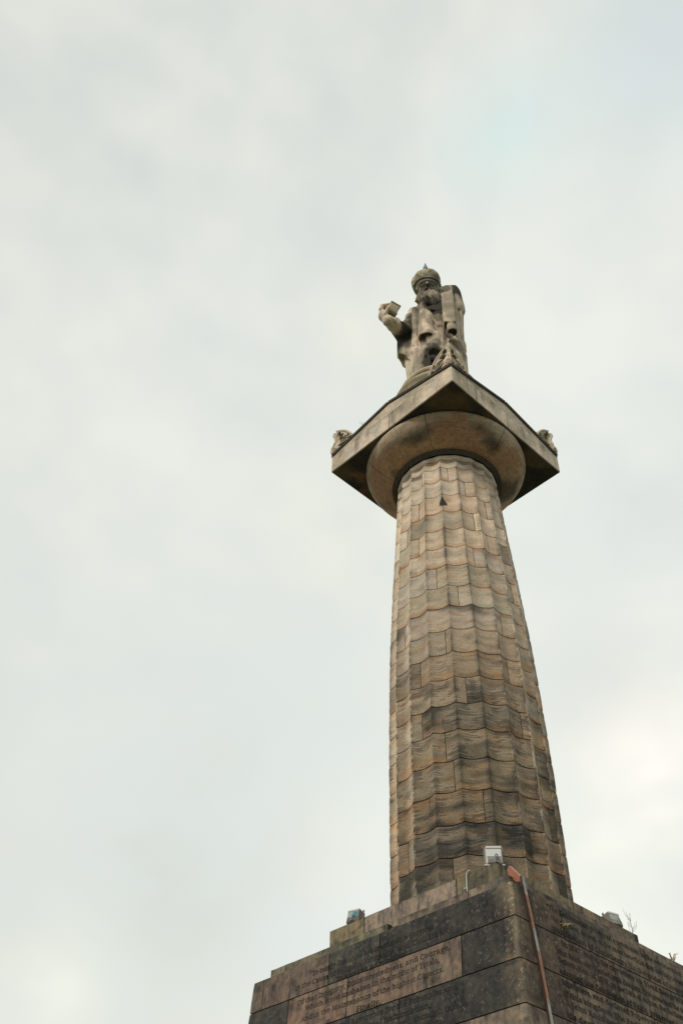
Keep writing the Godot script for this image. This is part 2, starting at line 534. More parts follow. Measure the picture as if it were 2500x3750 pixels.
func build_capital(t: Node3D) -> void:
	# collar and annulets
	var st := begin()
	var prof := []
	for i in 4:
		var u := -0.350 + i * 0.0105
		var r := 0.606 + i * 0.0145
		prof.append(Vector2(r * S, Y0 + u * S))
		prof.append(Vector2((r + 0.010) * S, Y0 + (u + 0.001) * S))
		prof.append(Vector2((r + 0.010) * S, Y0 + (u + 0.007) * S))
		prof.append(Vector2((r + 0.003) * S, Y0 + (u + 0.0085) * S))
	st.set_smooth_group(-1)
	for i in prof.size() - 1:
		for k in 96:
			var q: Array[Vector3] = []
			for e in [[k, i], [k + 1, i], [k + 1, i + 1], [k, i + 1]]:
				var an: float = TAU * e[0] / 96.0
				q.append(Vector3(sin(an) * prof[e[1]].x, prof[e[1]].y, cos(an) * prof[e[1]].x))
			quad(st, q[0], q[1], q[2], q[3], Color(0.15, 0.14, 0.12) if i % 4 != 1 else Color(0.34, 0.30, 0.24))
	part("annulet", finish(st), mats.weather, t)
	# echinus, in six stones
	var ech := [Vector2(0.655, -0.308), Vector2(0.70, -0.29), Vector2(0.75, -0.262), Vector2(0.80, -0.228), Vector2(0.85, -0.189), Vector2(0.895, -0.147), Vector2(0.932, -0.105), Vector2(0.958, -0.068), Vector2(0.974, -0.038), Vector2(0.979, -0.018), Vector2(0.970, -0.002)]
	var joint := 90.0 - 62.5  # lathe angles run from +z towards +x
	for s in 6:
		st = begin()
		var a0 := joint + s * 60.0 + 0.16
		var a1 := joint + s * 60.0 + 59.84
		var pr := []
		pr.append(Vector2(ech[0].x * S - 0.06, Y0 + ech[0].y * S + 0.01))
		for e in ech:
			pr.append(Vector2(e.x * S, Y0 + e.y * S))
		add_lathe(st, pr, a0, a1, 26, Color.WHITE, cap_tint)
		st.set_smooth_group(-1)
		for i in pr.size() - 1:
			for side in 2:
				var an := deg_to_rad(a0 if side == 0 else a1)
				var d := Vector3(sin(an), 0, cos(an))
				var p0: Vector3 = d * pr[i].x + Vector3.UP * pr[i].y
				var p1: Vector3 = d * pr[i + 1].x + Vector3.UP * pr[i + 1].y
				var i0 := p0 - d * 0.05 + Vector3.UP * 0.05
				var i1 := p1 - d * 0.05 + Vector3.UP * 0.02
				if side == 0:
					quad(st, i0, p0, p1, i1, Color(0.1, 0.08, 0.06))
				else:
					quad(st, p0, i0, i1, p1, Color(0.1, 0.08, 0.06))
		part("echinus_stone", finish(st, true), mats.ech, t)
	st = begin()
	var core := []
	for e in ech:
		core.append(Vector2(e.x * S - 0.035, Y0 + e.y * S + 0.02))
	add_lathe(st, core, 0, 360, 60)
	part("echinus_core", finish(st), mats.mortar, t)
	# abacus: four corner blocks, each with two fascias and a soffit
	var top := Y0 + 0.329
	for c in 4:
		st = begin()
		var rot := Basis(Vector3.UP, c * PI / 2.0)
		var n := 26
		var g := 0.004
		var fascia := func(p: Vector3) -> Color:
			var q := rot * p
			var nn := noise_a.get_noise_3dv(q * 2.5)
			var n3 := noise_b.get_noise_3dv(q * Vector3(1.5, 4.0, 1.5) + Vector3(0, 9, 0))
			var drip := noise_b.get_noise_3d(q.x * 11.0, q.y * 1.2, q.z * 11.0)
			var col := Color(0.66, 0.575, 0.47).lerp(Color(0.50, 0.42, 0.32), sstep(-0.1, 0.4, nn))
			col = col.lerp(Color(0.20, 0.18, 0.15), sstep(0.05, 0.4, drip + (p.y - Y0 - 0.25) * 1.2) * 0.6)
			col = col.lerp(Color(0.2, 0.18, 0.15), sstep(0.2, 0.6, n3 + (p.y - Y0 - 0.24) * 1.6) * 0.6)
			return Color(col.r / 0.7, col.g / 0.7, col.b / 0.7)
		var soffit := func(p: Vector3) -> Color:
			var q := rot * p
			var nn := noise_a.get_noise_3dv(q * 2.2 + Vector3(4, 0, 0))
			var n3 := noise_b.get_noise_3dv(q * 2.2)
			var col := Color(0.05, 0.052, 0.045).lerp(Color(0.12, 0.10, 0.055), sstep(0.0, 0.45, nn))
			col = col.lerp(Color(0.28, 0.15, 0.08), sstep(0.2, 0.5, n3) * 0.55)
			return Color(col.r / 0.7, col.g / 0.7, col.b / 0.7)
		var b := 0.012  # soft arris at the lower edge
		for i in n:
			var x0 := lerpf(g, 1.2 - b, float(i) / n)
			var x1 := lerpf(g, 1.2 - b, float(i + 1) / n)
			for j in 4:
				var y0 := lerpf(Y0 + b, top - g, j / 4.0)
				var y1 := lerpf(Y0 + b, top - g, (j + 1) / 4.0)
				for f in 2:
					var q: Array[Vector3] = []
					var cs := PackedColorArray()
					for e in [[x0, y0], [x1, y0], [x1, y1], [x0, y1]]:
						var p := Vector3(e[0], e[1], 1.2) if f == 0 else Vector3(1.2, e[1], e[0])
						cs.append(fascia.call(p))
						q.append(rot * p)
					if f == 0:
						quad(st, q[0], q[1], q[2], q[3], Color.WHITE, PackedVector2Array(), cs)
					else:
						quad(st, q[1], q[0], q[3], q[2], Color.WHITE, PackedVector2Array(), PackedColorArray([cs[1], cs[0], cs[3], cs[2]]))
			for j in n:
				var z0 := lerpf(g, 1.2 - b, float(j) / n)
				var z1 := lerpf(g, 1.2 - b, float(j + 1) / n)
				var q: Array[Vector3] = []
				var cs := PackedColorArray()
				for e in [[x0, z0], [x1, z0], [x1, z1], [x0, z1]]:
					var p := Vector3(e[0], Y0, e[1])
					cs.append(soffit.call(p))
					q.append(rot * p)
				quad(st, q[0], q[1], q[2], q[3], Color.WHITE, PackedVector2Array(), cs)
			# chamfer
			for f in 2:
				var q: Array[Vector3] = []
				for e in [[x0, Y0, 1.2 - b], [x1, Y0, 1.2 - b], [x1, Y0 + b, 1.2], [x0, Y0 + b, 1.2]]:
					q.append(rot * (Vector3(e[0], e[1], e[2]) if f == 0 else Vector3(e[2], e[1], e[0])))
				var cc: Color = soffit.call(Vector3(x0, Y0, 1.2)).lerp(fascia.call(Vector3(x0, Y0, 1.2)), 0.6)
				if f == 0:
					quad(st, q[0], q[1], q[2], q[3], cc)
				else:
					quad(st, q[1], q[0], q[3], q[2], cc)
		# corner arris
		var k0 := Vector3(1.2 - b, Y0 + b, 1.2)
		var k1 := Vector3(1.2, Y0 + b, 1.2 - b)
		var kt := Vector3(0, top - g - Y0 - b, 0)
		quad(st, rot * k0, rot * k1, rot * (k1 + kt), rot * (k0 + kt), fascia.call(k0))
		tri(st, rot * Vector3(1.2 - b, Y0, 1.2 - b), rot * k1, rot * k0, fascia.call(k0))
		# joint faces and top
		quad(st, rot * Vector3(g, Y0, g), rot * Vector3(g, Y0, 1.2), rot * Vector3(g, top - g, 1.2), rot * Vector3(g, top - g, g), Color(0.1, 0.09, 0.07))
		quad(st, rot * Vector3(1.2, Y0, g), rot * Vector3(g, Y0, g), rot * Vector3(g, top - g, g), rot * Vector3(1.2, top - g, g), Color(0.1, 0.09, 0.07))
		quad(st, rot * Vector3(g, top - g, g), rot * Vector3(g, top - g, 1.2), rot * Vector3(1.2, top - g, 1.2), rot * Vector3(1.2, top - g, g), Color(0.3, 0.26, 0.2))
		part("abacus_block", finish(st), mats.weather, t)
	# low gable on every side, with a lead-dark raking moulding
	for c in 4:
		var rot := Basis(Vector3.UP, c * PI / 2.0)
		st = begin()
		var apex := top + 0.222
		var steps := 24
		for i in steps:
			for j in 3:
				var q: Array[Vector3] = []
				var cs := PackedColorArray()
				for e in [[i, j], [i + 1, j], [i + 1, j + 1], [i, j + 1]]:
					var x: float = lerpf(-1.19, 1.19, float(e[0]) / steps)
					var hh := (apex - top) * (1.0 - absf(x) / 1.2) + 0.006
					var p := Vector3(x, top + 0.006 + hh * e[1] / 3.0, 1.197)
					var col := Color(0.56, 0.485, 0.385).lerp(Color(0.25, 0.225, 0.18), sstep(0.1, 0.6, noise_b.get_noise_3dv(rot * p * 2.0) + 0.09 * e[1]) * 0.6)
					cs.append(Color(col.r / 0.7, col.g / 0.7, col.b / 0.7))
					q.append(rot * p)
				quad(st, q[0], q[1], q[2], q[3], Color.WHITE, PackedVector2Array(), cs)
		tri(st, rot * Vector3(0, apex, 1.196), rot * Vector3(1.196, top, 1.196), rot * Vector3(0, top + 0.40, 0), Color(0.3, 0.27, 0.22))
		tri(st, rot * Vector3(-1.196, top, 1.196), rot * Vector3(0, apex, 1.196), rot * Vector3(0, top + 0.40, 0), Color(0.3, 0.27, 0.22))
		part("gable_stone", finish(st), mats.weather, t)
		for s in [-1.0, 1.0]:
			var a := rot * Vector3(s * 1.185, top + 0.008, 1.195)
			var b2 := rot * Vector3(0, apex + 0.008, 1.195)
			st = begin()
			var d := (b2 - a).normalized()
			var out := rot * Vector3(0, 0, 1)
			var up := out.cross(d) if s < 0 else d.cross(out)
			var fr := Transform3D(Basis(d, up, d.cross(up)), (a + b2) * 0.5)
			add_box(st, fr.translated_local(Vector3(0, 0.007, 0)), Vector3(a.distance_to(b2), 0.016, 0.03), 0.006, Color(0.055, 0.055, 0.055))
			add_box(st, fr.translated_local(Vector3(0, 0.023, 0)), Vector3(a.distance_to(b2), 0.013, 0.05), 0.004, Color(0.42, 0.38, 0.32))
			add_box(st, fr.translated_local(Vector3(0, 0.038, 0)), Vector3(a.distance_to(b2), 0.014, 0.058), 0.004, Color(0.07, 0.07, 0.07))
			part("raking_moulding", finish(st), mats.weather, t)
	# antefixes on the corners
	for c in 4:
		build_antefix(t, Basis(Vector3.UP, c * PI / 2.0))
	# round base under the statue
	st = begin()
	var rp := [Vector2(0.70, 12.95), Vector2(0.70, 14.02), Vector2(0.735, 14.05), Vector2(0.75, 14.09), Vector2(0.735, 14.13), Vector2(0.66, 14.16), Vector2(0.60, 14.20), Vector2(0.585, 14.26), Vector2(0.60, 14.29)]
	for i in 9:
		var a := -PI / 2 + PI * i / 8.0
		rp.append(Vector2(0.585 + 0.062 * cos(a), 14.365 + 0.062 * sin(a)))
	rp.append(Vector2(0.0, 14.45))
	var bt := func(p: Vector3) -> Color:
		var nn := noise_a.get_noise_3dv(p * 2.5)
		var col := Color(0.58, 0.50, 0.36).lerp(Color(0.3, 0.27, 0.2), sstep(0.0, 0.5, nn))
		return Color(col.r / 0.7, col.g / 0.7, col.b / 0.7)
	add_lathe(st, rp, 0, 360, 72, Color.WHITE, bt)
	part("statue_base", finish(st), mats.weather, t)

# one corner ornament: a pointed palmette folded round the corner, its tip curling out
func ant_ridge(y: float) -> float:
	var tab := [[0.36, 1.205], [0.42, 1.218], [0.50, 1.222], [0.60, 1.195], [0.68, 1.172], [0.76, 1.180], [0.83, 1.205], [0.87, 1.205], [0.915, 1.18], [0.95, 1.13]]
	for i in tab.size() - 1:
		if y <= tab[i + 1][0]:
			return lerpf(tab[i][1], tab[i + 1][1], smoothstep(0.0, 1.0, clampf((y - tab[i][0]) / (tab[i + 1][0] - tab[i][0]), 0.0, 1.0)))
	return 1.13

func ant_width(y: float) -> float:
	var f := clampf((y - 0.36) / 0.585, 0.0, 1.0)
	return 0.425 * pow(1.0 - pow(f, 1.75), 0.8)

# s: 0 at the ridge, 1 at the rim; y above the abacus underside; dep: how far behind the face
func ant_point(s: float, y: float, dep: float, side: int) -> Vector3:
	var e := ant_ridge(y)
	var w := ant_width(y)
	var bend := (e - 1.185) * (1.0 - s * s)
	var along := 1.185 + bend - s * w
	var face := 1.190 + bend * 0.9 - dep + 0.02 * s * sin(clampf((y - 0.4) * 6.0, 0.0, PI))
	if s < 0.01:
		along = minf(along, face)
	var p := Vector3(minf(along, face), Y0 + 0.405 + (y - 0.36) * 0.935, face)
	return p if side == 0 else Vector3(p.z, p.y, p.x)

func build_antefix(t: Node3D, rot: Basis) -> void:
	var st := begin()
	var pale := Color(0.80, 0.70, 0.56)
	# body: a carved panel on each wing, its hollows sunk deep, their shade painted in black
	var pits := [[0.50, 0.402, 0.27, 0.020, -0.03], [0.60, 0.470, 0.21, 0.024, -0.10], [0.60, 0.548, 0.20, 0.026, -0.12], [0.55, 0.632, 0.21, 0.028, -0.10],
		[0.50, 0.715, 0.20, 0.030, 0.05], [0.90, 0.425, 0.055, 0.022, 0.0], [0.89, 0.505, 0.055, 0.024, 0.0], [0.87, 0.595, 0.06, 0.026, 0.0], [0.55, 0.80, 0.22, 0.026, 0.1]]
	var nu := 30
	var nv := 46
	for side in 2:
		var gp := []
		var gc := []
		for i in nv + 1:
			var y := lerpf(0.345, 0.94, float(i) / nv)
			for j in nu + 1:
				var u := float(j) / nu
				var m := 9.0
				for h in pits:
					var ds: float = (u - h[0]) / h[2]
					var dy: float = (y - h[1] - h[4] * (u - h[0]) - 0.012 * sin(ds * 2.2)) / h[3]
					m = minf(m, (ds * ds + dy * dy) * 0.78)
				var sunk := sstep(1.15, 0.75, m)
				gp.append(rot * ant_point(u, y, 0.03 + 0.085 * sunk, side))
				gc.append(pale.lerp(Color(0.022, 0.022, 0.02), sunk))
		for i in nv:
			for j in nu:
				var a := i * (nu + 1) + j
				var ids := [a + 1, a, a + nu + 1, a + nu + 2] if side == 0 else [a, a + 1, a + nu + 2, a + nu + 1]
				var q: Array[Vector3] = [gp[ids[0]], gp[ids[1]], gp[ids[2]], gp[ids[3]]]
				quad(st, q[0], q[1], q[2], q[3], Color.WHITE, PackedVector2Array(), PackedColorArray([gc[ids[0]], gc[ids[1]], gc[ids[2]], gc[ids[3]]]))
		for i in 8:
			var ya := lerpf(0.345, 0.94, i / 8.0)
			var yb := lerpf(0.345, 0.94, (i + 1) / 8.0)
			var w: Array[Vector3] = [rot * ant_point(1.0, ya, 0.155, side), rot * ant_point(0.0, ya, 0.155, side), rot * ant_point(0.0, yb, 0.155, side), rot * ant_point(1.0, yb, 0.155, side)]
			if side == 0:
				quad(st, w[3], w[2], w[1], w[0], pale)
			else:
				quad(st, w[0], w[1], w[2], w[3], pale)
	# outer edge
	for side in 2:
		for i in 16:
			var ya := lerpf(0.345, 0.94, i / 16.0)
			var yb := lerpf(0.345, 0.94, (i + 1) / 16.0)
			var q: Array[Vector3] = [rot * ant_point(1.0, ya, 0.155, side), rot * ant_point(1.0, ya, 0.03, side), rot * ant_point(1.0, yb, 0.03, side), rot * ant_point(1.0, yb, 0.155, side)]
			if side == 0:
				quad(st, q[0], q[1], q[2], q[3], pale)
			else:
				quad(st, q[3], q[2], q[1], q[0], pale)
	# rim
	for side in 2:
		var outer := []
		for i in 21:
			var y := lerpf(0.345, 0.945, i / 20.0)
			outer.append(rot * ant_point(1.0, y, 0.035, side))
		outer.append(rot * ant_point(0.0, 0.955, 0.03, side))
		add_tube(st, outer, [0.021], 10, pale)
	var ante := part("antefix", finish(st), mats.weather, t)
	# tracery
	st = begin()
	for side in 2:
		# volute by the corner
		for ring in [[0.050, 0.013], [0.018, 0.013]]:
			var p := []
			for k in 13:
				var a := TAU * k / 12.0
				p.append(rot * ant_point(0.14 + cos(a) * ring[0] / 0.42, 0.425 + sin(a) * ring[0], 0.012, side))
			add_tube(st, p, [ring[1]], 6, pale)
	# the leaf in the middle, over the ridge, and the stem
	var leaf := []
	var lr := []
	for k in 13:
		var f := k / 12.0
		var y := lerpf(0.56, 0.90, f)
		leaf.append(rot * ((ant_point(0.0, y, 0.02, 0) + ant_point(0.0, y, 0.02, 1)) * 0.5))
		lr.append(0.006 + 0.021 * sin(PI * pow(f, 0.75)))
	add_tube(st, leaf, lr, 10, pale)
	var stem := []
	for k in 7:
		stem.append(rot * ((ant_point(0.0, lerpf(0.36, 0.58, k / 6.0), 0.02, 0) + ant_point(0.0, lerpf(0.36, 0.58, k / 6.0), 0.02, 1)) * 0.5))
	add_tube(st, stem, [0.013], 8, pale)
	part("tracery", finish(st), mats.weather, ante)

# ------------------------------------------------------------------ the pedestal
func die_half(y: float) -> float:
	return 1.575 + 0.055 * (5.2307 - y)

# a run of facing round the near corner: from x = xa on the left face (z = +d) to z = zb on the right face (x = +d);
# set xa > 90 to begin on the right face at z = za, zb > 90 to end on the left face at x = xb
func band_stone(half: Callable, y0: float, y1: float, path: Array, r: float, rot: Basis, tint: Callable, gap := 0.005, rows := 6, thick := 0.05, rough := 0.003) -> ArrayMesh:
	var st := begin()
	var off := Vector2(rng.randf() * 7.0, rng.randf() * 7.0)
	var plan := func(t: Array, d: float) -> Vector3:
		# t: ["L", x], ["C", angle 0..1], ["R", z]
		if t[0] == 0:
			return Vector3(t[1], 0, d)
		if t[0] == 2:
			return Vector3(d, 0, t[1])
		var a: float = t[1] * PI / 2.0
		return Vector3(d - r + r * sin(a), 0, d - r + r * cos(a))
	var nrm := func(t: Array) -> Vector3:
		if t[0] == 0:
			return Vector3(0, 0, 1)
		if t[0] == 2:
			return Vector3(1, 0, 0)
		return Vector3(sin(t[1] * PI / 2.0), 0, cos(t[1] * PI / 2.0))
	var grid := []
	var n := path.size()
	for j in rows + 3:
		var f := clampf(float(j - 1) / rows, 0.0, 1.0)
		var y := lerpf(y0 + gap, y1 - gap, f)
		var d: float = half.call(y)
		var row := []
		for i in n:
			var t: Array = path[i].duplicate()
			if t[0] == 0:
				t[1] = clampf(t[1], -d, d - r)
				if i == 0 and t[1] > -d + 0.02:
					t[1] += gap
			if t[0] == 2:
				t[1] = clampf(t[1], -d + 0.008, d - r)
				if i == n - 1 and t[1] > -d + 0.02:
					t[1] += gap
			if i == n - 1 and t[0] == 0:
				t[1] -= gap
			if i == 0 and t[0] == 2:
				t[1] -= gap
			var p: Vector3 = plan.call(t, d)
			p.y = y
			var nn: Vector3 = nrm.call(t)
			if j == 0 or j == rows + 2:
				p -= nn * thick
			else:
				p += nn * (noise_a.get_noise_3dv(rot * p * 5.0) * rough)
				if j == 1 or j == rows + 1 or i == 0 or i == n - 1:
					p -= nn * 0.003
			row.append(rot * p)
		grid.append(row)
	var run := [0.0]
	for i in n - 1:
		run.append(run[i] + grid[1][i].distance_to(grid[1][i + 1]))
	for j in rows + 2:
		for i in n - 1:
			st.set_smooth_group(1 if j > 0 and j < rows + 1 else 2 + (1 if j > 0 else 0))
			var q: Array[Vector3] = []
			var cs := PackedColorArray()
			var us := PackedVector2Array()
			for e in [[i, j], [i + 1, j], [i + 1, j + 1], [i, j + 1]]:
				var p: Vector3 = grid[e[1]][e[0]]
				q.append(p)
				cs.append(tint.call(p, clampf(float(e[1] - 1) / rows, 0.0, 1.0)))
				us.append(off + Vector2(run[e[0]], -p.y))
			quad(st, q[0], q[1], q[2], q[3], Color.WHITE, us, cs)
	st.set_smooth_group(-1)
	for j in range(1, rows + 1):
		for side in 2:
			var i := 0 if side == 0 else n - 1
			var nn: Vector3 = rot * nrm.call(path[i])
			var a: Vector3 = grid[j][i]
			var b: Vector3 = grid[j + 1][i]
			if side == 0:
				quad(st, a - nn * thick, a, b, b - nn * thick, Color(0.1, 0.09, 0.08))
			else:
				quad(st, a, a - nn * thick, b - nn * thick, b, Color(0.1, 0.09, 0.08))
	return finish(st, true)

func left_path(xa: float, xb: float, n := 10) -> Array:
	var p := []
	for i in n + 1:
		p.append([0, lerpf(xa, xb, float(i) / n)])
	return p

func right_path(za: float, zb: float, n := 10) -> Array:
	var p := []
	for i in n + 1:
		p.append([2, lerpf(za, zb, float(i) / n)])
	return p

func corner_path(xa: float, zb: float, d: float, r: float) -> Array:
	var p := left_path(xa, d - r, 8)
	for i in range(1, 6):
		p.append([1, i / 6.0])
	p.append_array(right_path(d - r, zb, 8))
	return p

func stone_tint(base: Color, dark: Color, edge: float, ph: float) -> Callable:
	return func(p: Vector3, fr: float) -> Color:
		var n := noise_a.get_noise_3d(p.x * 2.4 + ph, p.y * 2.6, p.z * 2.4)
		var n2 := noise_b.get_noise_3d(p.x * 1.5, p.y * 0.7 + ph, p.z * 1.5)
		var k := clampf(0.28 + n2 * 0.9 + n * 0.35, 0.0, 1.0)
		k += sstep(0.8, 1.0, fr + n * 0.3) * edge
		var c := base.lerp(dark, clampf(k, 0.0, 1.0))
		return Color(c.r / 0.7, c.g / 0.7, c.b / 0.7)

# colour of the near corner: pale weathering along the rounded arris of a dark stone
func corner_tint(dark_left: Color, brown_right: Color, ph: float) -> Callable:
	return func(p: Vector3, fr: float) -> Color:
		var n := noise_a.get_noise_3d(p.x * 3.0 + ph, p.y * 3.0, p.z * 3.0)
		var s := p.x - p.z   # negative on the left face
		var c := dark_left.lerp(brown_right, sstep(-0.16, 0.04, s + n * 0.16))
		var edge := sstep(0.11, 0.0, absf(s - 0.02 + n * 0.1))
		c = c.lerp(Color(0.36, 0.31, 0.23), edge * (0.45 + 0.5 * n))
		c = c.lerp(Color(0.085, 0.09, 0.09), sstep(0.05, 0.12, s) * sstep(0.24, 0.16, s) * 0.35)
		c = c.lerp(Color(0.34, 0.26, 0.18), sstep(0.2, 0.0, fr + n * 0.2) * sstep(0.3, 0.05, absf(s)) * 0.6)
		return Color(c.r / 0.7, c.g / 0.7, c.b / 0.7)

func text_line(t: Node3D, words: String, y: float, half_width: float, side: int, size := 0.056) -> void:
	var m := TextMesh.new()
	m.text = words
	var f := SystemFont.new()
	f.font_names = PackedStringArray(["Droid Serif"])
	f.font_weight = 400
	m.font = f
	m.font_size = 48
	m.pixel_size = size / 48.0 * 1.05
	m.depth = 0.006
	m.curve_step = 3.0
	m.horizontal_alignment = HORIZONTAL_ALIGNMENT_CENTER
	m.vertical_alignment = VERTICAL_ALIGNMENT_BOTTOM
	var w := m.get_aabb().size.x
	var o := part("inscription_line", m, mats.letters, t)
	var tilt := Basis(Vector3.RIGHT, -atan(0.055))
	var b := tilt.scaled_local(Vector3(half_width * 2.0 / maxf(w, 0.01), 1.0, 1.0))
	var pos := Vector3(0, y - size * 0.28, die_half(y) + 0.0005)
	var rot := Basis.IDENTITY if side == 0 else Basis(Vector3.UP, PI / 2.0)
	o.transform = Transform3D(rot * b, rot * pos)

func build_pedestal() -> void:
	var t := thing("pedestal", "sooty square stone pedestal carved with lines of lettering on two faces, under the column", "pedestal")
	# rubble core and the lower mass that carries it
	var st := begin()
	for c in 4:
		var rot := Basis(Vector3.UP, c * PI / 2.0)
		for lv in [[0.0, 1.86, 5.205, 1.545], [5.205, 1.545, 5.206, 1.41], [5.206, 1.41, 5.33, 1.41], [5.33, 1.41, 5.331, 1.04], [5.331, 1.04, 5.70, 1.04]]:
			var a: float = lv[1]
			var b: float = lv[3]
			quad(st, rot * Vector3(-a, lv[0], a), rot * Vector3(a, lv[0], a), rot * Vector3(b, lv[2], b), rot * Vector3(-b, lv[2], b))
	part("rubble_core", finish(st), mats.mortar, t)
	st = begin()
	for c in 4:
		var rot := Basis(Vector3.UP, c * PI / 2.0)
		for lv in [[-0.05, 2.5, 0.35, 2.5], [0.35, 2.5, 0.351, 2.2], [0.351, 2.2, 0.7, 2.2], [0.7, 2.2, 0.701, 1.85], [0.701, 1.85, 2.9, 1.72]]:
			quad(st, rot * Vector3(-lv[1], lv[0], lv[1]), rot * Vector3(lv[1], lv[0], lv[1]), rot * Vector3(lv[3], lv[2], lv[3]), rot * Vector3(-lv[3], lv[2], lv[3]), Color(0.3, 0.26, 0.21))
	part("stepped_base", finish(st), mats.weather, t)
	var dark := Color(0.088, 0.090, 0.086)
	var dark2 := Color(0.122, 0.12, 0.11)
	var brown := Color(0.19, 0.156, 0.128)
	var red := Color(0.215, 0.152, 0.124)
	var grey := Color(0.12, 0.11, 0.096)
	var half := die_half
	var ys := [5.2307, 4.945, 4.614, 4.28, 3.93, 3.58, 3.23, 2.88]
	# left face stones per course: [from x, to x, base, dark blend, material]
	var left := [
		[[-1.60, -1.433, brown, grey, 0], [-1.433, -0.527, red, grey, 0], [-0.527, 0.112, dark2, dark, 1]],
		[[-1.65, -1.04, dark2, dark, 1], [-1.04, -0.27, red, brown, 0], [-0.27, 1.036, brown, red, 0]],
		[[-1.65, -0.85, dark2, dark, 1], [-0.85, 0.352, dark2, dark, 1]],
		[[-1.70, -1.0, dark2, dark, 1], [-1.0, 0.4, brown, dark2, 0]],
		[[-1.70, -0.5, brown, dark2, 0], [-0.5, 0.6, dark2, dark, 1]],
		[[-1.75, -0.8, brown, dark2, 0], [-0.8, 0.3, brown, grey, 0]],
		[[-1.75, -0.2, brown, dark2, 0], [-0.2, 0.8, brown, grey, 0]],
	]
	var corner := [[0.112, 0.952, 1], [1.036, 0.30, 1], [0.352, 1.031, 1], [0.4, 0.5, 0], [0.6, 0.9, 0], [0.3, 0.4, 0], [0.8, 1.0, 0]]
	var right := [
		[[0.952, -0.25], [-0.25, -1.60]],
		[[0.30, -0.9], [-0.9, -1.65]],
		[[1.031, -0.15], [-0.15, -1.65]],
		[[0.5, -0.7], [-0.7, -1.70]],
		[[0.9, -0.3], [-0.3, -1.70]],
		[[0.4, -0.8], [-0.8, -1.75]],
		[[1.0, -0.3], [-0.3, -1.75]],
	]
	for c in 7:
		var y1: float = ys[c]
		var y0: float = ys[c + 1]
		for turn in 2:
			var rot := Basis(Vector3.UP, PI * turn)
			for s in left[c]:
				part("die_stone", band_stone(half, y0, y1, left_path(s[0], s[1], 12), 0.028, rot, stone_tint(vary(s[2], 0.06), s[3], 0.3, rng.randf() * 40.0)), mats.soot if s[4] == 1 else mats.brown, t)
			var k: Array = corner[c]
			var cl: Color = dark if c < 3 else brown
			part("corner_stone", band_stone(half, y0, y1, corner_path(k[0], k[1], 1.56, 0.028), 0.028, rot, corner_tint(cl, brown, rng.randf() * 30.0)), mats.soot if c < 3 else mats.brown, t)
			for s in right[c]:
				part("die_stone", band_stone(half, y0, y1, right_path(s[0], s[1], 12), 0.028, rot, stone_tint(vary(Color(0.195, 0.165, 0.132), 0.08), Color(0.095, 0.093, 0.084), 0.2, rng.randf() * 40.0)), mats.brown, t)
	# coping course, thin and set back
	var cop := func(_y: float) -> float: return 1.469
	for turn in 2:
		var rot := Basis(Vector3.UP, PI * turn)
		for s in [[-1.469, -0.75], [-0.75, 0.10]]:
			part("coping_stone", band_stone(cop, 5.2307, 5.352, left_path(s[0], s[1], 14), 0.03, rot, stone_tint(Color(0.22, 0.20, 0.145), Color(0.13, 0.125, 0.095), 0.2, rng.randf() * 30.0), 0.003, 4, 0.06, 0.012), mats.brown, t)
		part("coping_stone", band_stone(cop, 5.2307, 5.352, left_path(0.225, 1.037, 12), 0.03, rot, stone_tint(Color(0.28, 0.22, 0.18), grey, 0.2, 3.0), 0.003, 4, 0.06), mats.brown, t)
		part("coping_stone", band_stone(cop, 5.2307, 5.352, corner_path(1.037, 0.582, 1.469, 0.03), 0.03, rot, stone_tint(Color(0.30, 0.245, 0.19), grey, 0.1, 5.0), 0.003, 4, 0.06), mats.brown, t)
		for s in [[0.582, -0.612], [-0.612, -1.469]]:
			part("coping_stone", band_stone(cop, 5.2307, 5.352, right_path(s[0], s[1], 14), 0.03, rot, stone_tint(Color(0.25, 0.205, 0.16), Color(0.14, 0.13, 0.11), 0.2, rng.randf() * 30.0), 0.003, 4, 0.06, 0.006), mats.brown, t)
	# the broken bit of coping with a fresh red scar
	st = begin()
	for i in 10:
		var x0 := lerpf(0.10, 0.225, i / 10.0)
		var x1 := lerpf(0.10, 0.225, (i + 1) / 10.0)
		var h0 := 5.305 + 0.012 * sin(i * 1.7)
		var h1 := 5.305 + 0.012 * sin((i + 1) * 1.7)
		quad(st, Vector3(x0, 5.234, 1.45), Vector3(x1, 5.234, 1.45), Vector3(x1, h1, 1.425 + 0.01 * (i % 2)), Vector3(x0, h0, 1.425 + 0.01 * ((i + 1) % 2)), Color(0.40, 0.20, 0.15))
		quad(st, Vector3(x0, h0, 1.425), Vector3(x1, h1, 1.425), Vector3(x1, 5.345, 1.36), Vector3(x0, 5.345, 1.36), Color(0.14, 0.15, 0.10))
	var scar := part("broken_coping", finish(st), mats.weather, t)
	scar.set_meta("label", "broken coping stone with a fresh red scar")
	# plinth under the shaft
	var pl := func(_y: float) -> float: return 1.0743
	for turn in 2:
		var rot := Basis(Vector3.UP, PI * turn)
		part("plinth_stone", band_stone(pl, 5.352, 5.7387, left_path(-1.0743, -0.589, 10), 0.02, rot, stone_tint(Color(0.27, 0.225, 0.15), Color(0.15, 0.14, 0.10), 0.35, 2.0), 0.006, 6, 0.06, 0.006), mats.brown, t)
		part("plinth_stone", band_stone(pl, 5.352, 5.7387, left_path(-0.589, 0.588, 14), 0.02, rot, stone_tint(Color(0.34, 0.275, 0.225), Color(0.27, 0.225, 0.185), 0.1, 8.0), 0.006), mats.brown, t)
		part("plinth_stone", band_stone(pl, 5.352, 5.7387, corner_path(0.588, -0.023, 1.0743, 0.04), 0.04, rot, stone_tint(Color(0.25, 0.22, 0.15), Color(0.13, 0.12, 0.09), 0.3, 4.0), 0.005), mats.brown, t)
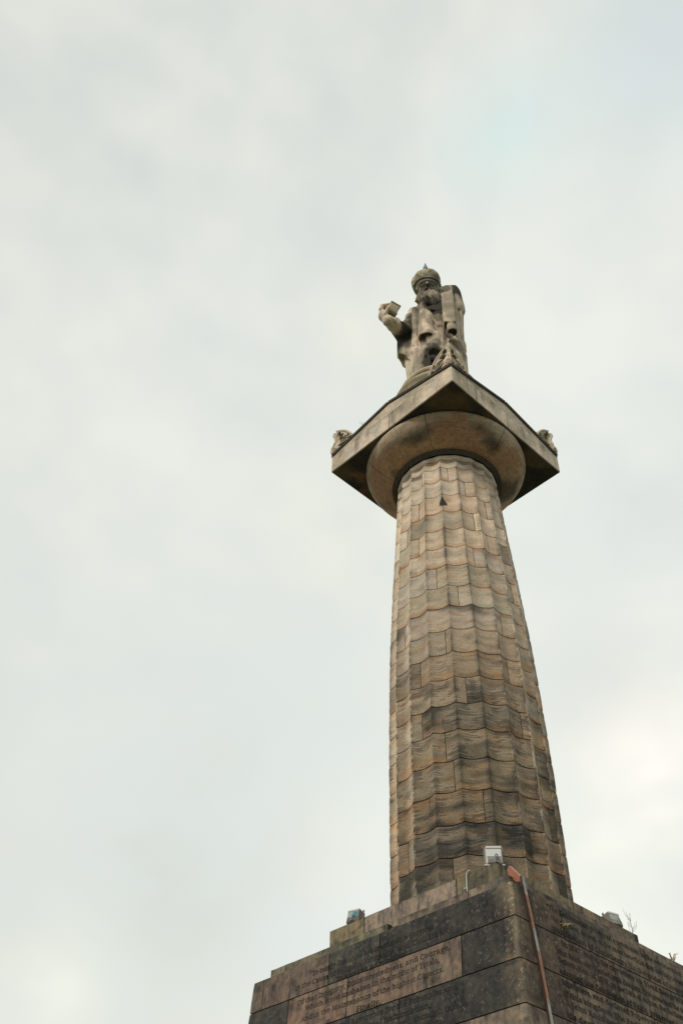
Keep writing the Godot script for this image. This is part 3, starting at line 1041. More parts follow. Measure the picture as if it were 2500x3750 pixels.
		part("plinth_stone", band_stone(pl, 5.352, 5.7387, right_path(-0.023, -1.0743, 14), 0.02, rot, stone_tint(Color(0.27, 0.225, 0.165), Color(0.14, 0.13, 0.105), 0.3, 14.0), 0.005), mats.brown, t)
		# tops
	st = begin()
	quad(st, Vector3(-1.07, 5.735, 1.07), Vector3(1.07, 5.735, 1.07), Vector3(1.07, 5.735, -1.07), Vector3(-1.07, 5.735, -1.07), Color(0.2, 0.18, 0.13))
	part("plinth_top", finish(st), mats.weather, t)
	# lettering
	var lw := [
		["To testify Gratitude for inestimable Services", 5.082, 0.740], ["in the Cause of Religion, Education, and Civil Liberty:", 5.006, 0.962], ["To awaken Admiration", 4.944, 0.420],
		["Of that Integrity, Disinterestedness, and Courage,", 4.862, 0.910], ["Which stood unshaken in the midst of Trials,", 4.790, 0.800], ["And in the Maintenance of the highest Objects.", 4.706, 0.845],
		["Finally,", 4.628, 0.142], ["To cherish unceasing Reverence for the Principles and", 4.540, 0.980], ["Blessings of that great Reformation,", 4.466, 0.706], ["By the influence of which our Country, through the", 4.394, 0.965],
		["midst of difficulties, has arisen to Honour,", 4.320, 0.80]]
	for l in lw:
		text_line(t, l[0], l[1], l[2], 0)
	var rw := [
		["“The Reformation produced a revolution in the sentiments of mankind,", 5.142, 1.145], ["the greatest, as well as the most beneficial that has happened since the", 5.058, 1.105],
		["publication of Christianity. In the midst of many changes", 4.972, 1.110], ["In 1547, and in the city where his friend George Wishart had", 4.874, 1.020],
		["John Knox, surrounded with dangers, first preached the doctrines of the", 4.792, 1.120], ["Reformation. In 1559, on the 24th of August, the Parliament of Scotland", 4.722, 1.108],
		["adopted the Confession of Faith, presented by the Reformed", 4.634, 1.122], ["Ministers, and declared Popery to be no longer the religion", 4.548, 1.115],
		["of this kingdom. The Parliament of Scotland sent the first", 4.465, 1.133], ["John Knox became then a Minister of the city, where", 4.392, 1.034], ["his death was mourned by all who knew him, and by", 4.304, 1.131]]
	for l in rw:
		text_line(t, l[0], l[1], l[2], 1, 0.055)

# ------------------------------------------------------------------ signed distances for the carved figure
func smin(a: float, b: float, k: float) -> float:
	var h := maxf(k - absf(a - b), 0.0) / k
	return minf(a, b) - h * h * k * 0.25

func smax(a: float, b: float, k: float) -> float:
	return -smin(-a, -b, k)

func cap(p: Vector3, a: Vector3, b: Vector3, ra: float, rb: float) -> float:
	var ba := b - a
	var h := clampf((p - a).dot(ba) / ba.length_squared(), 0.0, 1.0)
	return (p - a - ba * h).length() - lerpf(ra, rb, h)

func ell(p: Vector3, c: Vector3, r: Vector3) -> float:
	var q := (p - c) / r
	var k0 := q.length()
	var k1 := (q / r).length()
	return k0 * (k0 - 1.0) / maxf(k1, 0.0001)

func rbox(p: Vector3, c: Vector3, h: Vector3, r: float) -> float:
	var q := (p - c).abs() - h + Vector3(r, r, r)
	return q.max(Vector3.ZERO).length() + minf(maxf(q.x, maxf(q.y, q.z)), 0.0) - r

func torus(p: Vector3, c: Vector3, big: float, small: float, axis: Vector3) -> float:
	var d := p - c
	var h := d.dot(axis)
	return Vector2((d - axis * h).length() - big, h).length() - small

var sec := [[-0.1, 0.0, 0.0, 0.47, 0.42], [0.5, 0.01, 0.02, 0.45, 0.40], [1.0, 0.03, 0.04, 0.42, 0.36], [1.5, 0.05, 0.07, 0.39, 0.32], [1.9, 0.07, 0.10, 0.37, 0.28], [2.25, 0.06, 0.13, 0.36, 0.24], [2.5, 0.0, 0.13, 0.24, 0.18], [2.75, -0.03, 0.12, 0.13, 0.14], [3.2, -0.05, 0.12, 0.13, 0.14]]
func robe(p: Vector3) -> float:
	var i := 0
	while i < sec.size() - 2 and p.y > sec[i + 1][0]:
		i += 1
	var a: Array = sec[i]
	var b: Array = sec[i + 1]
	var f := clampf((p.y - a[0]) / (b[0] - a[0]), 0.0, 1.0)
	var rx := lerpf(a[3], b[3], f)
	var rz := lerpf(a[4], b[4], f)
	var q := Vector2((p.x - lerpf(a[1], b[1], f)) / rx, (p.z - lerpf(a[2], b[2], f)) / rz)
	var l := q.length()
	var th := atan2(q.x, q.y)
	var fold := (0.62 - absf(sin(th * 4.5 + sin(p.y * 1.7) * 0.5 + p.y * 0.3))) * 0.085 + cos(th * 17.0 - p.y * 1.1) * 0.009
	fold *= clampf(1.7 - p.y * 0.75, 0.12, 1.0)
	return maxf((l - 1.0) * minf(rx, rz) * 0.92 + fold, maxf(-0.05 - p.y, p.y - 3.0))

var grooves := [[Vector3(-0.36, 1, 0.3), Vector3(-0.33, 0.1, 0.36)], [Vector3(-0.2, 0.95, 0.4), Vector3(-0.24, 0.05, 0.44)], [Vector3(0.2, 1.3, 0.36), Vector3(0.16, 0.7, 0.44)], [Vector3(0.14, 1.75, 0.38), Vector3(0.18, 1.3, 0.4)], [Vector3(0.46, 2.2, 0.3), Vector3(0.44, 1.1, 0.27)], [Vector3(0.4, 1, 0.25), Vector3(0.38, 0.2, 0.24)], [Vector3(-0.02, 1.1, 0.53), Vector3(0, 0.75, 0.52)]]
func figure_sdf(p: Vector3) -> float:
	var d := robe(p)
	if p.y < 1.45:
		# hem folds on the viewer's left and the wide mantle behind
		d = smin(d, cap(p, Vector3(-0.46, 1.0, 0.02), Vector3(-0.40, 0.0, 0.06), 0.075, 0.085), 0.05)
		d = smin(d, cap(p, Vector3(-0.33, 1.2, 0.25), Vector3(-0.29, 0.0, 0.28), 0.05, 0.085), 0.04)
		# bulges on the viewer's right
		d = smin(d, cap(p, Vector3(0.40, 1.12, 0.10), Vector3(0.42, 1.02, 0.08), 0.125, 0.10), 0.03)
		d = smin(d, cap(p, Vector3(0.40, 0.84, 0.08), Vector3(0.41, 0.0, 0.06), 0.115, 0.09), 0.03)
		d = smin(d, cap(p, Vector3(0.30, 0.92, 0.26), Vector3(0.30, 0.1, 0.26), 0.13, 0.12), 0.05)
		# cloth gathered under the cone, with a swirl of folds
		d = smin(d, cap(p, Vector3(0.02, 1.05, 0.40), Vector3(-0.01, 0.62, 0.42), 0.10, 0.09), 0.04)
		d = smin(d, cap(p, Vector3(-0.09, 1.3, 0.40), Vector3(-0.08, 0.62, 0.43), 0.065, 0.06), 0.02)
		d = smin(d, cap(p, Vector3(-0.15, 0.62, 0.43), Vector3(-0.12, 0.22, 0.44), 0.05, 0.04), 0.03)
		d = smin(d, cap(p, Vector3(-0.15, 0.62, 0.43), Vector3(0.10, 0.60, 0.44), 0.055, 0.05), 0.03)
		d = smin(d, cap(p, Vector3(-0.05, 0.40, 0.46), Vector3(0.14, 0.16, 0.42), 0.05, 0.05), 0.03)
		d = smax(d, -ell(p, Vector3(-0.04, 0.50, 0.50), Vector3(0.075, 0.09, 0.10)), 0.02)
		d = smax(d, -cap(p, Vector3(-0.17, 0.42, 0.46), Vector3(-0.15, -0.1, 0.46), 0.035, 0.05), 0.03)
	if p.y > 0.7 and p.x < -0.2:
		var man := cap(p, Vector3(-0.46, 1.74, -0.02), Vector3(-0.51, 0.75, 0.02), 0.165, 0.155)
		man += (absf(sin(p.x * 21.0 - p.z * 13.0 + p.y * 0.7)) - 0.6) * 0.036
		man = smax(man, 1.03 - (p.x + 0.57) * 1.5 - p.y, 0.015)
		man = smax(man, -cap(p, Vector3(-0.54, 1.15, 0.03), Vector3(-0.50, 0.6, 0.03), 0.09, 0.115), 0.015)
		d = smin(d, man, 0.02)
		# sleeve of the raised arm
		var puff := 0.02 * (absf(sin(p.y * 14.0 + p.x * 9.0 + sin(p.z * 9.0))) - 0.5)
		var arm := cap(p, Vector3(-0.30, 2.36, 0.0), Vector3(-0.47, 1.74, -0.02), 0.155, 0.185) + puff
		arm = smin(arm, cap(p, Vector3(-0.47, 1.72, 0.0), Vector3(-0.66, 1.52, 0.40), 0.185, 0.115), 0.05)
		arm = smax(arm, -torus(p, Vector3(-0.635, 1.545, 0.34), 0.135, 0.036, Vector3(-0.42, -0.42, 0.8).normalized()), 0.008)
		arm = smax(arm, -ell(p, Vector3(-0.47, 2.12, 0.14), Vector3(0.075, 0.04, 0.06)), 0.01)
		d = smin(d, arm, 0.02)
		# cuff, palm, fingers and thumb
		arm = smin(arm, torus(p, Vector3(-0.665, 1.51, 0.425), 0.105, 0.028, Vector3(-0.42, -0.2, 0.8).normalized()), 0.02)
		d = smin(d, arm, 0.02)
		var hand := cap(p, Vector3(-0.66, 1.50, 0.40), Vector3(-0.745, 1.50, 0.50), 0.115, 0.10) + 0.006 * sin((p.x + p.y) * 60.0)
		hand = smin(hand, cap(p, Vector3(-0.76, 1.52, 0.50), Vector3(-0.835, 1.66, 0.50), 0.085, 0.085), 0.04)
		hand = smin(hand, ell(p, Vector3(-0.845, 1.70, 0.50), Vector3(0.075, 0.11, 0.105)), 0.03)
		for k in 4:
			var z: float = 0.40 + k * 0.062
			var l: float = [0.0, 0.02, 0.012, -0.015][k]
			var f: float = cap(p, Vector3(-0.875, 1.76, z), Vector3(-0.845, 1.885 + l, z), 0.036, 0.034)
			f = smin(f, cap(p, Vector3(-0.845, 1.885 + l, z), Vector3(-0.725, 1.895 + l, z + 0.01), 0.034, 0.026), 0.012)
			hand = smin(hand, f, 0.012)
		hand = smin(hand, cap(p, Vector3(-0.80, 1.60, 0.58), Vector3(-0.745, 1.70, 0.63), 0.038, 0.034), 0.02)
		hand = smin(hand, cap(p, Vector3(-0.745, 1.70, 0.63), Vector3(-0.715, 1.78, 0.62), 0.034, 0.026), 0.01)
		d = smin(d, hand, 0.02)
	if p.y > 0.75 and p.x > 0.0:
		# cape over the far shoulder
		var cape := cap(p, Vector3(0.335, 2.46, 0.27), Vector3(0.35, 2.1, 0.20), 0.195, 0.21)
		cape = smin(cape, cap(p, Vector3(0.35, 2.2, 0.16), Vector3(0.335, 1.1, 0.15), 0.20, 0.165), 0.05)
		cape += (absf(sin(p.x * 17.0 + p.z * 7.0 + p.y * 0.8)) - 0.6) * 0.022
		d = smin(d, cape, 0.03)
		# roll of cloth on the shoulder
		d = smin(d, rbox(p, Vector3(0.27, 2.25, 0.41), Vector3(0.11, 0.15, 0.13), 0.045), 0.03)
	if p.y > 0.5 and p.y < 2.4 and p.z > 0.15 and p.x > 0.0:
		# flat hanging sleeve, hollow at its foot, with the forearm coming out of it
		var s := rbox(p, Vector3(0.275, 1.62, 0.50), Vector3(0.105, 0.47, 0.095), 0.03)
		s = smin(s, cap(p, Vector3(0.335, 2.1, 0.59), Vector3(0.355, 1.18, 0.585), 0.012, 0.018), 0.02)
		s = smax(s, -rbox(p, Vector3(0.275, 1.15, 0.50), Vector3(0.085, 0.24, 0.072), 0.02), 0.01)
		s = smax(s, 1.16 + (p.x - 0.27) * -0.45 - p.y, 0.01)
		var fa := cap(p, Vector3(0.29, 1.5, 0.50), Vector3(0.30, 0.99, 0.505), 0.072, 0.084)
		fa = smax(fa, 0.975 - p.y, 0.01)
		fa = smax(fa, -cap(p, Vector3(0.30, 1.10, 0.505), Vector3(0.30, 0.9, 0.505), 0.058, 0.066), 0.008)
		fa = smin(fa, cap(p, Vector3(0.24, 1.0, 0.46), Vector3(0.33, 0.80, 0.47), 0.05, 0.04), 0.03)
		var lp := torus(p, Vector3(0.365, 0.745, 0.50), 0.062, 0.024, Vector3(0.75, 0.35, 0.55).normalized())
		d = smin(d, smin(smin(s, fa, 0.006), lp, 0.02), 0.015)
	if p.y > 0.75 and p.z > 0.1 and p.x < 0.3 and p.x > -0.45:
		# bell of cloth hanging from the collar, open below
		var q := Vector3(p.x, p.y, p.z)
		var f := clampf((2.05 - q.y) / 1.05, 0.0, 1.0)
		var c := Vector2(lerpf(-0.17, -0.105, f), lerpf(0.36, 0.40, f))
		var rr := lerpf(0.05, 0.175, f)
		var dd := Vector2((q.x - c.x) / 1.0, (q.z - c.y) / 0.8).length()
		var bell := (dd - rr) * 0.8
		bell = smax(bell, -(dd - rr + 0.03) * 0.8 if q.y < 1.35 else bell, 0.008)
		bell = smax(bell, 1.00 + (q.x + 0.1) * -0.25 - q.y, 0.01)
		bell = smax(bell, q.y - 2.1, 0.02)
		d = smin(d, bell, 0.02)
		# lapels and scarf
		d = smin(d, cap(p, Vector3(-0.16, 2.08, 0.40), Vector3(0.09, 1.34, 0.41), 0.042, 0.035), 0.02)
		d = smin(d, cap(p, Vector3(-0.20, 2.05, 0.37), Vector3(-0.03, 1.36, 0.43), 0.045, 0.04), 0.02)
		d = smin(d, cap(p, Vector3(-0.30, 2.2, 0.22), Vector3(-0.34, 0.9, 0.25), 0.06, 0.06), 0.04)
		d = smin(d, cap(p, Vector3(-0.1, 1.9, 0.40), Vector3(0.12, 1.88, 0.38), 0.028, 0.028), 0.02)
		d = smax(d, -cap(p, Vector3(0.00, 1.88, 0.47), Vector3(0.19, 1.92, 0.43), 0.05, 0.05), 0.03)
		d = smax(d, -cap(p, Vector3(0.05, 1.28, 0.455), Vector3(0.17, 1.29, 0.43), 0.014, 0.014), 0.01)
	# chisel-sharp grooves down the robe and cape
	for g in grooves:
		if p.y < g[0].y + 0.1 and p.y > g[1].y - 0.1:
			d = smax(d, -cap(p, g[0], g[1], 0.016, 0.026), 0.012)
	return d

func head_sdf(p: Vector3) -> float:
	var d := ell(p, Vector3(-0.05, 2.90, 0.10), Vector3(0.155, 0.27, 0.19))
	d = smin(d, ell(p, Vector3(-0.05, 2.72, 0.17), Vector3(0.125, 0.16, 0.14)), 0.06)
	d = smin(d, cap(p, Vector3(-0.05, 2.5, 0.10), Vector3(-0.04, 2.1, 0.10), 0.12, 0.14), 0.04)
	# cheek bones, brow, nose
	d = smin(d, ell(p, Vector3(-0.145, 2.80, 0.21), Vector3(0.045, 0.055, 0.05)), 0.03)
	d = smin(d, ell(p, Vector3(0.045, 2.80, 0.21), Vector3(0.045, 0.055, 0.05)), 0.03)
	d = smin(d, cap(p, Vector3(-0.165, 2.925, 0.235), Vector3(-0.065, 2.945, 0.29), 0.022, 0.026), 0.02)
	d = smin(d, cap(p, Vector3(0.065, 2.925, 0.235), Vector3(-0.035, 2.945, 0.29), 0.022, 0.026), 0.02)
	d = smin(d, cap(p, Vector3(-0.05, 2.96, 0.29), Vector3(-0.05, 2.745, 0.375), 0.024, 0.034), 0.012)
	d = smin(d, cap(p, Vector3(-0.085, 2.725, 0.325), Vector3(-0.015, 2.725, 0.325), 0.020, 0.020), 0.015)
	for s in [-1.0, 1.0]:
		d = smax(d, -ell(p, Vector3(-0.05 + s * 0.073, 2.872, 0.30), Vector3(0.047, 0.040, 0.060)), 0.012)
		d = minf(d, ell(p, Vector3(-0.05 + s * 0.073, 2.866, 0.256), Vector3(0.033, 0.027, 0.030)))
		d = smax(d, -cap(p, Vector3(-0.05 + s * 0.022, 2.705, 0.35), Vector3(-0.05 + s * 0.022, 2.73, 0.33), 0.010, 0.010), 0.008)
		# moustache and ears
		d = smin(d, cap(p, Vector3(-0.05 + s * 0.02, 2.675, 0.325), Vector3(-0.05 + s * 0.115, 2.60, 0.265), 0.032, 0.022), 0.012)
		d = smin(d, ell(p, Vector3(-0.05 + s * 0.168, 2.86, 0.08), Vector3(0.024, 0.06, 0.04)), 0.01)
	d = smin(d, cap(p, Vector3(-0.09, 2.615, 0.31), Vector3(-0.01, 2.615, 0.31), 0.022, 0.022), 0.01)
	d = smax(d, -cap(p, Vector3(-0.09, 2.643, 0.335), Vector3(-0.01, 2.643, 0.335), 0.009, 0.009), 0.006)
	return d

func beard_sdf(p: Vector3) -> float:
	var d := ell(p, Vector3(-0.05, 2.36, 0.28), Vector3(0.20, 0.26, 0.15))
	d = smin(d, ell(p, Vector3(0.05, 2.25, 0.31), Vector3(0.15, 0.22, 0.13)), 0.06)
	d = smin(d, cap(p, Vector3(-0.15, 2.42, 0.30), Vector3(-0.29, 2.29, 0.33), 0.10, 0.03), 0.06)
	d = smin(d, cap(p, Vector3(-0.10, 2.2, 0.36), Vector3(-0.16, 2.02, 0.36), 0.10, 0.04), 0.05)
	var g := sin(p.x * 62.0 + sin(p.y * 14.0) * 1.4 + p.z * 20.0)
	return (d + g * 0.013 + sin(p.x * 25.0 + p.y * 9.0) * 0.012) * 0.8

func cap_sdf(p: Vector3) -> float:
	var th := atan2(p.x + 0.065, p.z)
	var up := clampf((p.y - 3.2) / 0.4, 0.0, 1.0)
	var puff := ell(p, Vector3(-0.065, 3.40, 0.0), Vector3(0.262, 0.275, 0.265)) + ((absf(sin(th * 5.5 + sin(th * 2.0 + 0.7) * 1.1 + p.y * 4.0 + noise_b.get_noise_3dv(p * 3.5) * 5.0)) - 0.6) * -0.046 + cos(th * 3.0 + 1.0) * 0.012) * (1.0 - up * 0.45)
	puff = smax(puff, 3.17 - p.y, 0.03)
	var d := smin(puff, cap(p, Vector3(-0.05, 3.0, 0.06), Vector3(-0.05, 3.25, 0.04), 0.165, 0.20), 0.03)
	d = smin(d, torus(p, Vector3(-0.055, 3.165, 0.045), 0.240, 0.023, Vector3(0.05, 1.0, 0.12).normalized()), 0.006)
	return d * 0.85

# surface nets over a box, visiting only blocks near the surface
func nets(st: SurfaceTool, f: Callable, lo: Vector3, hi: Vector3, cell: float, tint: Callable) -> void:
	var nb := 6
	var n := Vector3i(((hi - lo) / (cell * nb)).ceil()) * nb + Vector3i.ONE
	var val := PackedFloat32Array()
	val.resize(n.x * n.y * n.z)
	val.fill(1.0)
	var sx := 1
	var sy := n.x
	var sz := n.x * n.y
	var reach := cell * nb * 0.5 * 1.75 + cell * 2.0
	var live := []
	for bz in n.z / nb:
		for by in n.y / nb:
			for bx in n.x / nb:
				var o := Vector3i(bx, by, bz) * nb
				var c := lo + (Vector3(o) + Vector3.ONE * nb * 0.5) * cell
				var d: float = f.call(c)
				if absf(d) > reach:
					if d < 0.0:
						for z in range(o.z, o.z + nb + 1):
							for y in range(o.y, o.y + nb + 1):
								for x in range(o.x, o.x + nb + 1):
									var i := x + y * sy + z * sz
									if val[i] == 1.0:
										val[i] = -1.0
					continue
				live.append(o)
	for o in live:
		for z in range(o.z, o.z + nb + 1):
			for y in range(o.y, o.y + nb + 1):
				for x in range(o.x, o.x + nb + 1):
					var i: int = x + y * sy + z * sz
					if val[i] == 1.0 or val[i] == -1.0:
						val[i] = clampf(f.call(lo + Vector3(x, y, z) * cell), -0.9, 0.9)
	var id := {}
	var pts := PackedVector3Array()
	var corners := [0, sx, sy, sx + sy, sz, sx + sz, sy + sz, sx + sy + sz]
	var at := [Vector3(0, 0, 0), Vector3(1, 0, 0), Vector3(0, 1, 0), Vector3(1, 1, 0), Vector3(0, 0, 1), Vector3(1, 0, 1), Vector3(0, 1, 1), Vector3(1, 1, 1)]
	var edges := [[0, 1], [2, 3], [4, 5], [6, 7], [0, 2], [1, 3], [4, 6], [5, 7], [0, 4], [1, 5], [2, 6], [3, 7]]
	for o in live:
		for z in range(o.z, o.z + nb):
			for y in range(o.y, o.y + nb):
				for x in range(o.x, o.x + nb):
					var i: int = x + y * sy + z * sz
					var neg := 0
					for c in corners:
						if val[i + c] < 0.0:
							neg += 1
					if neg == 0 or neg == 8:
						continue
					var sum := Vector3.ZERO
					var k := 0
					for e in edges:
						var a := val[i + corners[e[0]]]
						var b := val[i + corners[e[1]]]
						if (a < 0.0) != (b < 0.0):
							sum += (at[e[0]] as Vector3).lerp(at[e[1]], a / (a - b))
							k += 1
					id[i] = pts.size()
					pts.append(lo + (Vector3(x, y, z) + sum / k) * cell)
	var base := 0
	st.set_smooth_group(0)
	var idx := PackedInt32Array()
	for i in id:
		var z: int = i / sz
		var y: int = (i % sz) / sy
		var x: int = i % sy
		if x == 0 or y == 0 or z == 0:
			continue
		var v0 := val[i]
		for ax in 3:
			var s: int = [sx, sy, sz][ax]
			if (v0 < 0.0) == (val[i + s] < 0.0):
				continue
			var u: int = [sy, sz, sx][ax]
			var w: int = [sz, sx, sy][ax]
			if not (id.has(i - u) and id.has(i - w) and id.has(i - u - w)):
				continue
			var q := [id[i], id[i - u], id[i - u - w], id[i - w]]
			if v0 > 0.0:
				q.reverse()
			for k in [0, 2, 1, 0, 3, 2]:
				idx.append(q[k])
	for k in idx:
		var p := pts[k]
		st.set_color(tint.call(p))
		st.set_uv(Vector2(p.x, p.y))
		st.add_vertex(p)

var soot_and_shade_spots := [  # soot stains, and shade painted onto the chest and recesses
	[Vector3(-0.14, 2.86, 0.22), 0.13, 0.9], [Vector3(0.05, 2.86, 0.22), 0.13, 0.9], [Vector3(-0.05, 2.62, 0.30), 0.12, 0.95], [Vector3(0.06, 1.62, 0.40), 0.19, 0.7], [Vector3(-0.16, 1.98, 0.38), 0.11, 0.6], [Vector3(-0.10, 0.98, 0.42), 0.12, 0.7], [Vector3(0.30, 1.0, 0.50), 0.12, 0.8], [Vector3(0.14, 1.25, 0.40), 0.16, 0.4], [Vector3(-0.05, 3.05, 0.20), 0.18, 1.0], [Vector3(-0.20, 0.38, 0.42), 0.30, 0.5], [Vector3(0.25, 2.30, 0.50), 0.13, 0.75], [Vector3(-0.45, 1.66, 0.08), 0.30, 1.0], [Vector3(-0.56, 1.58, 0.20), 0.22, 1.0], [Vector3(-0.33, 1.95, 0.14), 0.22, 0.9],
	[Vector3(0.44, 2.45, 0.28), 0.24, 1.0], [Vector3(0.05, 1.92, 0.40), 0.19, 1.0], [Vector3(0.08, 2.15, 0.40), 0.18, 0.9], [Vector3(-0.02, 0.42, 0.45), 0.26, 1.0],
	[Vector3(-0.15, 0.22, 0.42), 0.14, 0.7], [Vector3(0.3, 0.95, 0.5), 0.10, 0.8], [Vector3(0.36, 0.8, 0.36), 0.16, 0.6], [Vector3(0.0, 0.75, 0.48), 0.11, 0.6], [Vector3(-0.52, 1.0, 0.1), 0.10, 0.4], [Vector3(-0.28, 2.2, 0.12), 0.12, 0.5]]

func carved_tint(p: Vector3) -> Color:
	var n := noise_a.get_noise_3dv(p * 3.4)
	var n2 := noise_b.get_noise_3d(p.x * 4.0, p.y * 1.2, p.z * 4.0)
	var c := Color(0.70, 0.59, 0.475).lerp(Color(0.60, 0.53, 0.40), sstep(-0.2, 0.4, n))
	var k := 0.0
	for s in soot_and_shade_spots:
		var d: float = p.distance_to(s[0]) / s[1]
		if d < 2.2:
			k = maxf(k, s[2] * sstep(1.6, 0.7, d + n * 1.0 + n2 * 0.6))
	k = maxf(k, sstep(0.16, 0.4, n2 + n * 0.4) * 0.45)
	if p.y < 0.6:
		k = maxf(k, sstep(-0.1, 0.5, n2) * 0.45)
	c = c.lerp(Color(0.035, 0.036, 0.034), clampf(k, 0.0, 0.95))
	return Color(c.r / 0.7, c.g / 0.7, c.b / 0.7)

func build_statue() -> void:
	var t := thing("statue", "weathered stone statue of a bearded person in robe and puffed cap, raising a book", "statue", Vector3(0, BASE, 0))
	t.rotation.y = deg_to_rad(38.41)
	var st := begin()
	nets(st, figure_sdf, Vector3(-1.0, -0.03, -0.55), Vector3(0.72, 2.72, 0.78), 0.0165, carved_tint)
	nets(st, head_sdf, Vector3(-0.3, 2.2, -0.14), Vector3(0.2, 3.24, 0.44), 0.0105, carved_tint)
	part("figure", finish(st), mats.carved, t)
	st = begin()
	var beard_tint := func(p: Vector3) -> Color:
		var n := noise_a.get_noise_3dv(p * 4.0)
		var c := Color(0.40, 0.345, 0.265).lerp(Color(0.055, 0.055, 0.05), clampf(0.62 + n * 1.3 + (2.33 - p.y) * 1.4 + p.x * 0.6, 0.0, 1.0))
		return Color(c.r / 0.7, c.g / 0.7, c.b / 0.7)
	nets(st, beard_sdf, Vector3(-0.42, 1.85, 0.02), Vector3(0.32, 2.75, 0.56), 0.012, beard_tint)
	part("beard", finish(st), mats.carved, t)
	st = begin()
	var hat_tint := func(p: Vector3) -> Color:
		var n := noise_a.get_noise_3dv(p * 4.0 + Vector3(2, 2, 2))
		var c := Color(0.47, 0.43, 0.31).lerp(Color(0.14, 0.135, 0.11), sstep(-0.12, 0.32, n + 0.05) * 0.9)
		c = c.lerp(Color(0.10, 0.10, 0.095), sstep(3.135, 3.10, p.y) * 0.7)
		return Color(c.r / 0.7, c.g / 0.7, c.b / 0.7)
	nets(st, cap_sdf, Vector3(-0.42, 2.96, -0.38), Vector3(0.30, 3.76, 0.38), 0.013, hat_tint)
	part("cap", finish(st), mats.carved, t)
	st = begin()
	var bk := Transform3D(Basis.from_euler(Vector3(deg_to_rad(18), deg_to_rad(28), deg_to_rad(-14))), Vector3(-0.70, 1.785, 0.50))
	var bc := Color(0.78, 0.68, 0.50)
	add_box(st, bk, Vector3(0.17, 0.165, 0.27), 0.012, bc)
	add_box(st, bk.translated_local(Vector3(0.005, 0.092, 0)), Vector3(0.19, 0.02, 0.29), 0.006, bc)
	add_box(st, bk.translated_local(Vector3(0.005, -0.092, 0)), Vector3(0.19, 0.02, 0.29), 0.006, bc)
	part("book", finish(st), mats.carved, t)

# ------------------------------------------------------------------ small things
func build_pigeon() -> void:
	var axis := Basis(Vector3.UP, deg_to_rad(38.41))
	var t := thing("pigeon", "small blue-grey bird perched on the statue's cap", "bird", axis * Vector3(-0.05, 0, 0.05) + Vector3(0, BASE + 3.665, 0))
	t.rotation.y = deg_to_rad(38.41)
	var blue := Color(0.13, 0.17, 0.21)
	var body := func(p: Vector3) -> float:
		var d := ell(p, Vector3(-0.015, 0.125, 0.0), Vector3(0.052, 0.095, 0.058))
		d = smin(d, cap(p, Vector3(-0.015, 0.19, 0.01), Vector3(-0.01, 0.245, 0.015), 0.034, 0.024), 0.03)
		return smin(d, cap(p, Vector3(0.01, 0.07, -0.02), Vector3(0.045, 0.035, -0.05), 0.035, 0.022), 0.03)
	var st := begin()
	var bt := func(p: Vector3) -> Color: return Color(0.16, 0.22, 0.27).lerp(Color(0.06, 0.07, 0.09), sstep(0.09, 0.03, p.y))
	nets(st, body, Vector3(-0.1, -0.01, -0.1), Vector3(0.1, 0.3, 0.1), 0.0085, bt)
	part("body", finish(st), mats.feather, t)
	st = begin()
	add_tube(st, [Vector3(-0.01, 0.255, 0.03), Vector3(-0.012, 0.285, 0.038), Vector3(-0.012, 0.305, 0.04)], [0.014, 0.008, 0.002], 8, Color(0.08, 0.09, 0.10))
	part("beak", finish(st), mats.feather, t)
	st = begin()
	add_box(st, Transform3D(Basis.from_euler(Vector3(0.5, 0.6, -0.35)), Vector3(0.075, 0.025, -0.075)), Vector3(0.10, 0.014, 0.05), 0.004, Color(0.04, 0.045, 0.055))
	part("tail", finish(st), mats.feather, t)
	for s in [-1.0, 1.0]:
		st = begin()
		add_tube(st, [Vector3(-0.01 + s * 0.02, 0.05, 0.0), Vector3(-0.012 + s * 0.022, -0.01, 0.01)], [0.007, 0.006], 6, Color(0.30, 0.12, 0.10))
		part("leg", finish(st), mats.feather, t)

